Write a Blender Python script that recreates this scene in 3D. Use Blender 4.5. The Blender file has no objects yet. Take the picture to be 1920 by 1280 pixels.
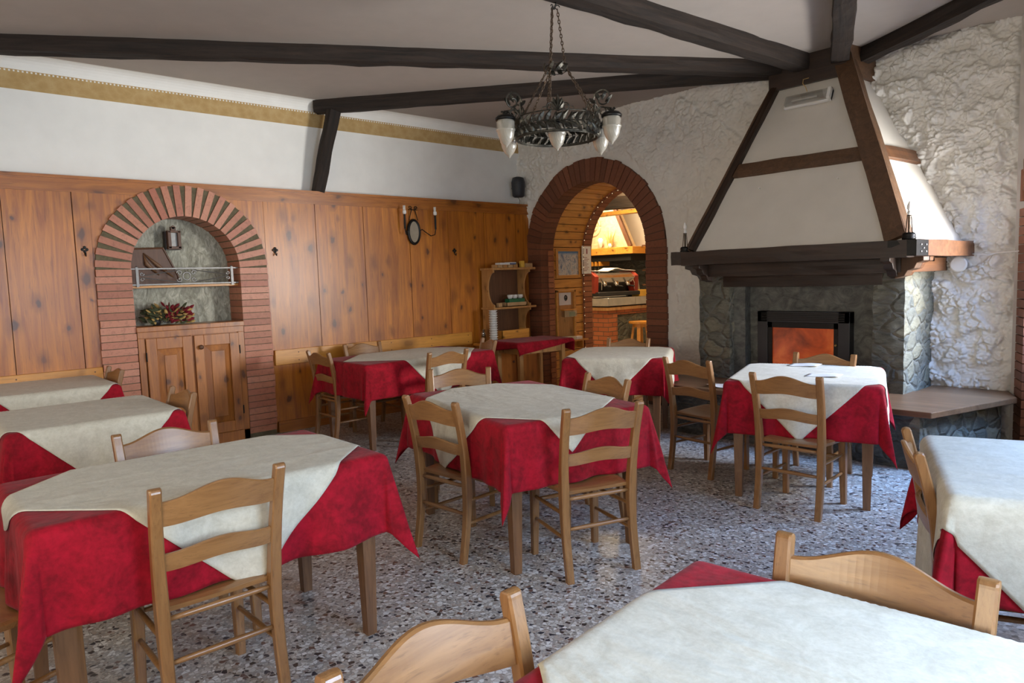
import bpy, math, random
from mathutils import Vector, Matrix, noise
random.seed(7)
PI = math.pi
sc = bpy.context.scene
COL = sc.collection
def V(*a): return Vector(a)

# ------------------------------------------------------------------ camera
R_ = Vector((0.671166673464705, 0.7406361680239454, -0.03151766243121691))
U_ = Vector((-0.045077105420791394, 0.08321286120200648, 0.995511765022121))
F_ = Vector((-0.7399346937380386, 0.6667335947328452, -0.08923543386689727))
cam = bpy.data.objects.new('camera', bpy.data.cameras.new('camera')); COL.objects.link(cam)
M = Matrix((R_, U_, -F_)).transposed().to_4x4(); M.translation = (0, 0, 1.47)
cam.matrix_world = M
cam.data.sensor_width = 36; cam.data.lens = 1322.55 / 1920 * 36
cam.data.clip_start = 0.05
sc.camera = cam

# ------------------------------------------------------------------ materials
def mat(name):
    m = bpy.data.materials.new(name); m.use_nodes = True
    nt = m.node_tree; b = nt.nodes['Principled BSDF']
    return m, nt, b
def N(nt, typ, **kw):
    n = nt.nodes.new(typ)
    for k, v in kw.items():
        if k in n.inputs: n.inputs[k].default_value = v
        else: setattr(n, k, v)
    return n
def coords(nt, scale=(1, 1, 1), rot=(0, 0, 0)):
    tc = N(nt, 'ShaderNodeTexCoord'); mp = N(nt, 'ShaderNodeMapping')
    mp.inputs['Scale'].default_value = scale; mp.inputs['Rotation'].default_value = rot
    nt.links.new(tc.outputs['Object'], mp.inputs['Vector']); return mp.outputs['Vector']
def ramp(nt, fac, stops, mode='LINEAR'):
    r = N(nt, 'ShaderNodeValToRGB'); r.color_ramp.interpolation = mode
    e = r.color_ramp.elements
    while len(e) < len(stops): e.new(0.5)
    for i, (p, c) in enumerate(stops):
        e[i].position = p; e[i].color = (*c, 1)
    nt.links.new(fac, r.inputs['Fac']); return r.outputs['Color']
def mix(nt, a, b, fac, typ='MIX'):
    m = N(nt, 'ShaderNodeMix', data_type='RGBA', blend_type=typ)
    if hasattr(fac, 'is_linked'): nt.links.new(fac, m.inputs[0])
    else: m.inputs[0].default_value = fac
    for s, i in ((a, 6), (b, 7)):
        if hasattr(s, 'is_linked'): nt.links.new(s, m.inputs[i])
        else: m.inputs[i].default_value = (*s, 1)
    return m.outputs[2]
def math_(nt, op, a, b=0.0, c=None):
    m = N(nt, 'ShaderNodeMath', operation=op)
    for i, s in enumerate((a, b) if c is None else (a, b, c)):
        if hasattr(s, 'is_linked'): nt.links.new(s, m.inputs[i])
        else: m.inputs[i].default_value = s
    return m.outputs[0]
def bump(nt, b, h, strength=0.3, dist=0.01):
    bp = N(nt, 'ShaderNodeBump'); bp.inputs['Strength'].default_value = strength; bp.inputs['Distance'].default_value = dist
    nt.links.new(h, bp.inputs['Height']); nt.links.new(bp.outputs[0], b.inputs['Normal'])
def noise_(nt, vec, scale, detail=4, rough=0.55, dist=0.0):
    n = N(nt, 'ShaderNodeTexNoise'); n.inputs['Scale'].default_value = scale; n.inputs['Detail'].default_value = detail
    n.inputs['Roughness'].default_value = rough; n.inputs['Distortion'].default_value = dist
    nt.links.new(vec, n.inputs['Vector']); return n.outputs['Fac']
def setc(nt, b, col): nt.links.new(col, b.inputs['Base Color'])

def plain(name, col, rough=0.6, metal=0.0, var=0.12, bs=0.15, scale=8, emis=None, estr=0, coat=0):
    m, nt, b = mat(name)
    v = coords(nt); f = noise_(nt, v, scale, 5)
    c0 = tuple(x * (1 - var) for x in col); c1 = tuple(min(1, x * (1 + var)) for x in col)
    setc(nt, b, ramp(nt, f, [(0.3, c0), (0.7, c1)]))
    b.inputs['Roughness'].default_value = rough; b.inputs['Metallic'].default_value = metal
    b.inputs['Coat Weight'].default_value = coat
    if bs: bump(nt, b, noise_(nt, v, scale * 6, 4), bs, 0.003)
    if emis:
        b.inputs['Emission Color'].default_value = (*emis, 1); b.inputs['Emission Strength'].default_value = estr
    return m

def wood(name, lo, hi, axis='z', knots=0.0, kcol=(0.10, 0.03, 0.008), rough=0.4, gs=1.0, coat=0.0, bs=0.12, kscale=3.2, board=0.0, dark=0.0, vary=0.0):
    m, nt, b = mat(name)
    st = {'x': (0.07, 1, 1), 'y': (1, 0.07, 1), 'z': (1, 1, 0.07)}[axis]
    v = coords(nt, tuple(s * 10 * gs for s in st))
    w = noise_(nt, v, 1.6, 6, 0.62, 1.2)
    fine = noise_(nt, v, 9, 3, 0.6, 0.3)
    c = ramp(nt, w, [(0.28, lo), (0.5, tuple((p + q) / 2 for p, q in zip(lo, hi))), (0.72, hi)])
    c = mix(nt, c, tuple(x * 0.55 for x in lo), math_(nt, 'MULTIPLY', ramp_val(nt, fine, 0.56, 0.72), 0.5))
    if vary:
        pv = coords(nt, (0.9, 0.9, 0.9)); pn = noise_(nt, pv, 1.3, 2)
        c = mix(nt, c, tuple(x * 0.45 for x in lo), math_(nt, 'MULTIPLY', ramp_val(nt, pn, 0.42, 0.7), vary))
    if knots:
        k0 = coords(nt, {'x': (0.6, 0.6, 1), 'y': (0.6, 0.6, 1), 'z': (1, 1, 0.6)}[axis]); ks = N(nt, 'ShaderNodeSeparateXYZ'); nt.links.new(k0, ks.inputs[0])
        kc = N(nt, 'ShaderNodeCombineXYZ'); nt.links.new(math_(nt, 'ADD', ks.outputs[0], ks.outputs[1]), kc.inputs[0]); nt.links.new(ks.outputs[2], kc.inputs[1]); kv = kc.outputs[0]
        wv = N(nt, 'ShaderNodeVectorMath', operation='ADD'); nz = N(nt, 'ShaderNodeTexNoise'); nz.inputs['Scale'].default_value = 14
        nt.links.new(kv, nz.inputs['Vector']); sv = N(nt, 'ShaderNodeVectorMath', operation='SCALE'); sv.inputs['Scale'].default_value = 0.055
        nt.links.new(nz.outputs['Color'], sv.inputs[0]); nt.links.new(kv, wv.inputs[0]); nt.links.new(sv.outputs[0], wv.inputs[1])
        vo = N(nt, 'ShaderNodeTexVoronoi', voronoi_dimensions='2D'); vo.inputs['Scale'].default_value = kscale; nt.links.new(wv.outputs[0], vo.inputs['Vector'])
        sep = N(nt, 'ShaderNodeSeparateColor'); nt.links.new(vo.outputs['Color'], sep.inputs[0])
        rad = math_(nt, 'MULTIPLY_ADD', sep.outputs[0], 0.080, 0.032)
        k = ramp_val(nt, math_(nt, 'DIVIDE', vo.outputs['Distance'], rad), 1.25, 0.7)
        k2 = ramp_val(nt, math_(nt, 'DIVIDE', vo.outputs['Distance'], rad), 3.2, 0.8)
        gate = ramp_val(nt, sep.outputs[1], 0.25, 0.3)
        c = mix(nt, c, tuple(x * 0.5 for x in lo), math_(nt, 'MULTIPLY', k2, 0.55))
        c = mix(nt, c, kcol, math_(nt, 'MULTIPLY', math_(nt, 'MULTIPLY', k, gate), knots))
    setc(nt, b, c)
    b.inputs['Roughness'].default_value = rough; b.inputs['Coat Weight'].default_value = coat; b.inputs['Coat Roughness'].default_value = 0.3; b.inputs['Coat IOR'].default_value = 1.5 if coat < 0.6 else 1.65
    bump(nt, b, w, bs, 0.004)
    return m
def ramp_val(nt, val, a, b_):
    mr = N(nt, 'ShaderNodeMapRange'); mr.clamp = True
    mr.inputs['From Min'].default_value = a; mr.inputs['From Max'].default_value = b_
    nt.links.new(val, mr.inputs['Value']); return mr.outputs['Result']

def stone(name, cols, mortar, scale=5, rough=0.8, depth=0.02, edge=0.04, bs=0.9):
    m, nt, b = mat(name)
    v = coords(nt, (1, 1, 1.35))
    nz = N(nt, 'ShaderNodeTexNoise'); nz.inputs['Scale'].default_value = 6; nt.links.new(v, nz.inputs['Vector'])
    sv = N(nt, 'ShaderNodeVectorMath', operation='SCALE'); sv.inputs['Scale'].default_value = 0.12; nt.links.new(nz.outputs['Color'], sv.inputs[0])
    ad = N(nt, 'ShaderNodeVectorMath', operation='ADD'); nt.links.new(v, ad.inputs[0]); nt.links.new(sv.outputs[0], ad.inputs[1])
    vo = N(nt, 'ShaderNodeTexVoronoi'); vo.inputs['Scale'].default_value = scale; nt.links.new(ad.outputs[0], vo.inputs['Vector'])
    ve = N(nt, 'ShaderNodeTexVoronoi', feature='DISTANCE_TO_EDGE'); ve.inputs['Scale'].default_value = scale; nt.links.new(ad.outputs[0], ve.inputs['Vector'])
    sep = N(nt, 'ShaderNodeSeparateColor'); nt.links.new(vo.outputs['Color'], sep.inputs[0])
    c = ramp(nt, sep.outputs[0], [(i / len(cols), q) for i, q in enumerate(cols)], 'LINEAR')
    n2 = noise_(nt, coords(nt, (1, 1, 3)), 14, 8, 0.7)
    c = mix(nt, c, (0.02, 0.02, 0.017), math_(nt, 'MULTIPLY', ramp_val(nt, n2, 0.5, 0.75), 0.7))
    c = mix(nt, c, (0.42, 0.42, 0.36), math_(nt, 'MULTIPLY', ramp_val(nt, n2, 0.46, 0.25), 0.35))
    e = ramp_val(nt, ve.outputs['Distance'], 0.0, edge)
    c = mix(nt, mortar, c, e); setc(nt, b, c)
    b.inputs['Roughness'].default_value = rough
    h = math_(nt, 'ADD', math_(nt, 'MULTIPLY', ramp_val(nt, ve.outputs['Distance'], 0, edge * 2.5), 1.0), math_(nt, 'MULTIPLY', n2, 0.8))
    bump(nt, b, h, bs, depth); return m

def slate(name, base, light, dark, rough=0.55):
    m, nt, b = mat(name)
    v = coords(nt, (1, 1, 1)); n1 = noise_(nt, coords(nt, (3, 9, 4), (0.5, 0, 0.3)), 2.2, 9, 0.68, 1.4); n2 = noise_(nt, v, 3, 5, 0.6, 1.0)
    c = ramp(nt, n1, [(0.3, dark), (0.5, base), (0.7, light)]); c = mix(nt, c, dark, math_(nt, 'MULTIPLY', ramp_val(nt, n2, 0.5, 0.7), 0.6))
    setc(nt, b, c); b.inputs['Roughness'].default_value = rough; bump(nt, b, n1, 0.8, 0.015); return m

def brick_m(name, cols, rough=0.6, coat=0.0):
    m, nt, b = mat(name)
    v = coords(nt); g = N(nt, 'ShaderNodeNewGeometry')
    c = ramp(nt, g.outputs['Random Per Island'], [(i / (len(cols) - 1), q) for i, q in enumerate(cols)])
    n = noise_(nt, v, 30, 6, 0.7)
    c = mix(nt, c, tuple(x * 0.5 for x in cols[0]), math_(nt, 'MULTIPLY', ramp_val(nt, n, 0.5, 0.75), 0.6))
    setc(nt, b, c); b.inputs['Roughness'].default_value = rough; b.inputs['Coat Weight'].default_value = coat; b.inputs['Coat Roughness'].default_value = 0.35
    bump(nt, b, n, 0.5, 0.004); return m

def brickwall(name, c1, c2, mortar, scale=1.0, rotx=True):
    m, nt, b = mat(name)
    tc = N(nt, 'ShaderNodeTexCoord'); s = N(nt, 'ShaderNodeSeparateXYZ'); nt.links.new(tc.outputs['Object'], s.inputs[0])
    cb = N(nt, 'ShaderNodeCombineXYZ'); nt.links.new(math_(nt, 'ADD', s.outputs[0], s.outputs[1]), cb.inputs[0]); nt.links.new(s.outputs[2], cb.inputs[1])
    br = N(nt, 'ShaderNodeTexBrick'); nt.links.new(cb.outputs[0], br.inputs['Vector'])
    br.inputs['Color1'].default_value = (*c1, 1); br.inputs['Color2'].default_value = (*c2, 1); br.inputs['Mortar'].default_value = (*mortar, 1)
    br.inputs['Scale'].default_value = 1; br.inputs['Brick Width'].default_value = 0.22 * scale; br.inputs['Row Height'].default_value = 0.075 * scale
    br.inputs['Mortar Size'].default_value = 0.006
    setc(nt, b, br.outputs['Color']); b.inputs['Roughness'].default_value = 0.7; bump(nt, b, br.outputs['Fac'], -0.5, 0.006); return m

def cloth_m(name, c0, c1, scale=14, sheen=0.3, fold=0.25):
    m, nt, b = mat(name)
    v = coords(nt); n = noise_(nt, v, scale, 7, 0.7, 0.6); n2 = noise_(nt, v, scale * 4.5, 4, 0.6)
    f = math_(nt, 'ADD', math_(nt, 'MULTIPLY', n, 0.7), math_(nt, 'MULTIPLY', n2, 0.3))
    setc(nt, b, ramp(nt, f, [(0.38, c0), (0.62, c1)]))
    b.inputs['Roughness'].default_value = 0.85; b.inputs['Specular IOR Level'].default_value = 0.25; b.inputs['Sheen Weight'].default_value = sheen; b.inputs['Sheen Roughness'].default_value = 0.4
    big = noise_(nt, coords(nt, (1, 2.2, 1), (0, 0, 0.6)), 2.6, 3, 0.5, 0.8)
    h = math_(nt, 'ADD', math_(nt, 'MULTIPLY', big, 1.0), math_(nt, 'MULTIPLY', n2, 0.06))
    bump(nt, b, h, fold, 0.05); return m

MT = {}
MT['plaster'] = plain('wall_plaster_white', (0.86, 0.85, 0.815), 0.85, var=0.03, bs=0.12, scale=5)
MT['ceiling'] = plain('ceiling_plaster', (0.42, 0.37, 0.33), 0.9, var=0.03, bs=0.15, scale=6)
MT['stucco'] = plain('stucco_white', (0.74, 0.715, 0.67), 0.75, var=0.05, bs=0.35, scale=10)
MT['hood'] = plain('hood_plaster', (0.62, 0.585, 0.53), 0.8, var=0.05, bs=0.1, scale=3)
MT['oldbeam'] = wood('dark_weathered_beam', (0.004, 0.003, 0.0025), (0.036, 0.021, 0.014), 'x', rough=0.85, bs=0.8, gs=1.4)
MT['hoodbeam'] = wood('brown_hood_timber', (0.055, 0.028, 0.014), (0.13, 0.066, 0.033), 'z', rough=0.55, bs=0.4)
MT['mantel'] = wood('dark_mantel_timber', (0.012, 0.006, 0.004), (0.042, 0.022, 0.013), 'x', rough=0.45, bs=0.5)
MT['mantel_lit'] = wood('lit_orange_mantel_timber', (0.07, 0.028, 0.011), (0.15, 0.062, 0.024), 'y', rough=0.45, bs=0.3)  # mantel wood in lighter orange, daylight on the right side painted in
MT['pine'] = wood('knotty_pine_panel', (0.29, 0.070, 0.005), (0.66, 0.235, 0.018), 'z', knots=0.9, rough=0.42, coat=0.42, bs=0.05, kscale=3.9, gs=0.8, vary=0.35)
MT['pineh'] = wood('pine_rail', (0.25, 0.07, 0.008), (0.50, 0.175, 0.026), 'y', knots=0.8, rough=0.32, coat=0.35, bs=0.05, kscale=3.6)
MT['railpine'] = wood('yellow_pine_rail', (0.50, 0.20, 0.025), (0.68, 0.31, 0.05), 'y', knots=0.3, rough=0.35, coat=0.3, bs=0.05)
MT['cab'] = wood('orange_pine_cabinet', (0.28, 0.085, 0.012), (0.50, 0.18, 0.032), 'z', knots=0.85, rough=0.35, coat=0.25, bs=0.06, kscale=6)
MT['shelfw'] = wood('light_pine_shelf', (0.36, 0.17, 0.055), (0.55, 0.29, 0.10), 'z', knots=0.4, rough=0.45, bs=0.08, kscale=6)
MT['tunnelw'] = wood('tunnel_pine_board', (0.55, 0.22, 0.03), (0.80, 0.38, 0.07), 'y', knots=0.75, rough=0.38, coat=0.2, bs=0.06, kscale=6)
MT['chair'] = wood('honey_chair_wood', (0.19, 0.084, 0.026), (0.31, 0.150, 0.052), 'z', rough=0.34, coat=0.3, bs=0.05, gs=2.0)
MT['chairx'] = wood('honey_chair_wood_slat', (0.20, 0.088, 0.028), (0.33, 0.162, 0.057), 'x', rough=0.32, coat=0.35, bs=0.05, gs=2.0)
MT['tablew'] = wood('table_leg_wood', (0.12, 0.055, 0.024), (0.22, 0.105, 0.045), 'z', rough=0.4, bs=0.08, gs=1.5)
MT['red'] = cloth_m('red_damask', (0.17, 0.0012, 0.006), (0.37, 0.003, 0.017), 11, 0.06)
MT['ivory'] = cloth_m('ivory_damask', (0.53, 0.495, 0.405), (0.66, 0.625, 0.53), 20, 0.1, 0.35)
MT['iron'] = plain('black_iron', (0.02, 0.019, 0.018), 0.4, 0.75, bs=0.3, scale=30)
MT['antiq'] = plain('dark_antique_iron', (0.075, 0.07, 0.058), 0.38, 0.8, var=0.5, bs=0.4, scale=40)
MT['chainm'] = plain('rusty_chain', (0.09, 0.06, 0.04), 0.5, 0.7, var=0.4, scale=50)
MT['greyiron'] = plain('grey_wrought_iron', (0.22, 0.21, 0.20), 0.45, 0.7, bs=0.2, scale=30)
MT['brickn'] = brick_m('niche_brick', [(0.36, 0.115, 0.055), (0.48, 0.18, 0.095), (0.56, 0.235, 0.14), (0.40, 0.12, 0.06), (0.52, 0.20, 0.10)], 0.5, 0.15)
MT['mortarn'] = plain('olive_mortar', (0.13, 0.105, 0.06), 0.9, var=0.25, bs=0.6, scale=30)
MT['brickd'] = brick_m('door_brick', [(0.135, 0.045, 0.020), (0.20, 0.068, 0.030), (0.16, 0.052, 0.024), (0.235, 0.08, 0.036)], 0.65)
MT['mortard'] = plain('brown_mortar', (0.08, 0.042, 0.026), 0.9, var=0.2, bs=0.5, scale=30)
MT['brickr'] = brick_m('jamb_brick', [(0.30, 0.10, 0.045), (0.42, 0.16, 0.07)], 0.65)
MT['stone'] = stone('fieldstone', [(0.13, 0.125, 0.095), (0.19, 0.18, 0.135), (0.10, 0.105, 0.09), (0.24, 0.22, 0.15), (0.15, 0.15, 0.12)], (0.17, 0.165, 0.14), 6.5, 0.85, 0.03, 0.07)
MT['stonedark'] = stone('dark_fieldstone', [(0.055, 0.055, 0.05), (0.10, 0.10, 0.09), (0.075, 0.07, 0.06)], (0.09, 0.088, 0.08), 6, 0.85, 0.02, 0.05)
MT['slate'] = slate('grey_slate', (0.115, 0.118, 0.105), (0.20, 0.20, 0.175), (0.035, 0.035, 0.032))
MT['slaten'] = slate('niche_stone_slab', (0.36, 0.35, 0.27), (0.66, 0.64, 0.53), (0.16, 0.15, 0.11), 0.38)
MT['bench'] = wood('worn_bench_plank', (0.10, 0.048, 0.022), (0.20, 0.105, 0.052), 'x', rough=0.4, bs=0.3)
MT['glassfire'] = None
MT['white'] = plain('white_plastic', (0.75, 0.74, 0.72), 0.4, bs=0, var=0.02)
MT['paper'] = plain('white_paper', (0.78, 0.77, 0.76), 0.7, bs=0, var=0.02)
MT['black'] = plain('black_plastic', (0.015, 0.015, 0.017), 0.45, bs=0.1)
MT['speaker'] = plain('charcoal_speaker', (0.03, 0.033, 0.04), 0.5, bs=0.3, scale=60)
MT['chrome'] = plain('polished_steel', (0.62, 0.60, 0.57), 0.18, 1.0, bs=0)
MT['steel'] = plain('brushed_steel', (0.45, 0.44, 0.42), 0.35, 0.9, bs=0.1)
MT['redpl'] = plain('machine_red', (0.28, 0.03, 0.015), 0.3, bs=0)
MT['green'] = plain('green_card', (0.01, 0.12, 0.05), 0.5, bs=0)
MT['card'] = plain('tan_cardboard', (0.45, 0.29, 0.14), 0.7, bs=0.1)
MT['yellow'] = plain('yellow_tin', (0.75, 0.45, 0.06), 0.5, bs=0)
MT['blue'] = plain('blue_card', (0.10, 0.14, 0.28), 0.5, bs=0)
MT['brownw'] = wood('small_brown_wood', (0.08, 0.032, 0.015), (0.16, 0.07, 0.032), 'z', rough=0.5, bs=0.2)
MT['oldleaf'] = plain('worn_carved_wood', (0.17, 0.085, 0.04), 0.5)
MT['brass'] = plain('dull_brass', (0.35, 0.22, 0.08), 0.4, 0.9)
MT['olive'] = plain('dried_leaf_green', (0.06, 0.07, 0.03), 0.8)
MT['dred'] = plain('dried_flower_red', (0.22, 0.01, 0.02), 0.8)
MT['dyel'] = plain('dried_flower_yellow', (0.55, 0.36, 0.12), 0.8)
MT['nearblack'] = plain('near_black', (0.008, 0.008, 0.008), 0.8)  # plain near-black for the counter gap and the hood underside
MT['smooth'] = plain('grey_smooth_plaster', (0.44, 0.40, 0.37), 0.8, var=0.06)
MT['barplaster'] = slate('bar_hood_plaster', (0.62, 0.50, 0.32), (0.72, 0.60, 0.42), (0.50, 0.38, 0.22), 0.7)

def m_floor():
    m, nt, b = mat('terrazzo')
    v = coords(nt)
    nz = N(nt, 'ShaderNodeTexNoise'); nz.inputs['Scale'].default_value = 30; nt.links.new(v, nz.inputs['Vector'])
    sv = N(nt, 'ShaderNodeVectorMath', operation='SCALE'); sv.inputs['Scale'].default_value = 0.016; nt.links.new(nz.outputs['Color'], sv.inputs[0])
    ad = N(nt, 'ShaderNodeVectorMath', operation='ADD'); nt.links.new(v, ad.inputs[0]); nt.links.new(sv.outputs[0], ad.inputs[1])
    c = (0.33, 0.305, 0.28)
    last = None
    for sc_, edge, stops, gate in (
        (95, 0.06, [(0, (0.42, 0.38, 0.33)), (0.35, (0.30, 0.24, 0.20)), (0.6, (0.54, 0.50, 0.45)), (0.90, (0.15, 0.12, 0.10))], 0.35),
        (50, 0.075, [(0, (0.56, 0.53, 0.49)), (0.30, (0.40, 0.33, 0.28)), (0.45, (0.66, 0.64, 0.61)), (0.70, (0.045, 0.032, 0.03)), (0.82, (0.15, 0.075, 0.055)), (0.90, (0.035, 0.035, 0.045))], 0.5)):
        vo = N(nt, 'ShaderNodeTexVoronoi'); vo.inputs['Scale'].default_value = sc_; nt.links.new(ad.outputs[0], vo.inputs['Vector'])
        ve = N(nt, 'ShaderNodeTexVoronoi', feature='DISTANCE_TO_EDGE'); ve.inputs['Scale'].default_value = sc_; nt.links.new(ad.outputs[0], ve.inputs['Vector'])
        for q in (vo, ve): q.voronoi_dimensions = '3D'
        sep = N(nt, 'ShaderNodeSeparateColor'); nt.links.new(vo.outputs['Color'], sep.inputs[0])
        col = ramp(nt, sep.outputs[0], stops, 'CONSTANT')
        k = math_(nt, 'MULTIPLY', math_(nt, 'GREATER_THAN', ve.outputs['Distance'], edge), math_(nt, 'GREATER_THAN', sep.outputs[1], gate))
        c = mix(nt, c, col, k)
    setc(nt, b, c); b.inputs['Roughness'].default_value = 0.30
    b.inputs['Specular IOR Level'].default_value = 0.6
    return m
MT['floor'] = m_floor()

def m_frieze():
    m, nt, b = mat('frieze_ochre')
    v = coords(nt, (1, 1, 1)); w = N(nt, 'ShaderNodeTexVoronoi'); w.inputs['Scale'].default_value = 16; nt.links.new(v, w.inputs['Vector'])
    n = noise_(nt, v, 22, 4, 0.6, 2.5)
    f = math_(nt, 'ADD', math_(nt, 'MULTIPLY', w.outputs['Distance'], 0.6), math_(nt, 'MULTIPLY', n, 0.5))
    setc(nt, b, ramp(nt, f, [(0.2, (0.42, 0.27, 0.10)), (0.5, (0.47, 0.31, 0.125)), (0.8, (0.53, 0.37, 0.17))])); b.inputs['Roughness'].default_value = 0.8
    return m
MT['frieze'] = m_frieze()

def m_glass(name, tint=(1, 1, 1), fr=0.08):
    m = bpy.data.materials.new(name); m.use_nodes = True; nt = m.node_tree; nt.nodes.clear()
    o = N(nt, 'ShaderNodeOutputMaterial'); t = N(nt, 'ShaderNodeBsdfTransparent'); g = N(nt, 'ShaderNodeBsdfGlossy'); mx = N(nt, 'ShaderNodeMixShader')
    t.inputs['Color'].default_value = (*tint, 1); g.inputs['Roughness'].default_value = 0.03; mx.inputs[0].default_value = fr
    nt.links.new(t.outputs[0], mx.inputs[1]); nt.links.new(g.outputs[0], mx.inputs[2]); nt.links.new(mx.outputs[0], o.inputs[0]); return m
MT['pane'] = m_glass('window_pane')
MT['tumbler'] = m_glass('clear_tumbler', (0.9, 0.9, 0.88), 0.25)
def m_frost():
    m, nt, b = mat('frosted_ribbed_glass')
    b.inputs['Base Color'].default_value = (0.52, 0.48, 0.40, 1); b.inputs['Roughness'].default_value = 0.22; b.inputs['Transmission Weight'].default_value = 0.45
    b.inputs['Coat Weight'].default_value = 0.4
    v = coords(nt); s = N(nt, 'ShaderNodeTexWave'); s.inputs['Scale'].default_value = 30; nt.links.new(v, s.inputs['Vector']); bump(nt, b, s.outputs['Fac'], 0.2, 0.002); return m
MT['frost'] = m_frost()
def m_fire():
    m, nt, b = mat('firebox_glass')
    v = coords(nt, (1, 1, 1)); n = noise_(nt, v, 3.2, 4, 0.6, 0.6)
    c = ramp(nt, n, [(0.30, (0.10, 0.012, 0.003)), (0.52, (0.55, 0.075, 0.012)), (0.70, (0.85, 0.17, 0.03))])
    nt.links.new(c, b.inputs['Emission Color']); b.inputs['Emission Strength'].default_value = 0.42
    b.inputs['Base Color'].default_value = (0.05, 0.012, 0.006, 1); b.inputs['Roughness'].default_value = 0.25; return m
MT['glassfire'] = m_fire()
def m_mirror():
    m, nt, b = mat('mirror'); b.inputs['Metallic'].default_value = 1; b.inputs['Roughness'].default_value = 0.04; b.inputs['Base Color'].default_value = (0.75, 0.75, 0.72, 1)
    return m
MT['mirror'] = m_mirror()
def m_map():
    m, nt, b = mat('mountain_map_print')
    v = coords(nt); n = noise_(nt, coords(nt, (1, 1, 0.6)), 16, 6, 0.7, 1.5)
    s = N(nt, 'ShaderNodeSeparateXYZ'); nt.links.new(v, s.inputs[0])
    c = ramp(nt, n, [(0.35, (0.06, 0.12, 0.24)), (0.48, (0.42, 0.46, 0.50)), (0.55, (0.66, 0.64, 0.60)), (0.68, (0.40, 0.30, 0.22))])
    c = mix(nt, c, (0.10, 0.25, 0.48), ramp_val(nt, s.outputs[2], 0.31, 0.35)); setc(nt, b, c); b.inputs['Roughness'].default_value = 0.2; return m
MT['map'] = m_map()
def m_stack():
    return plain('glossy_red_cloth', (0.32, 0.006, 0.014), 0.7)
MT['bulb'] = plain('white_lamp_glass', (0.85, 0.83, 0.80), 0.25, bs=0, var=0.01)
MT['fairy'] = plain('fairy_bulb', (0.9, 0.8, 0.6), 0.3, bs=0, emis=(1, 0.8, 0.5), estr=1.2)

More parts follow.
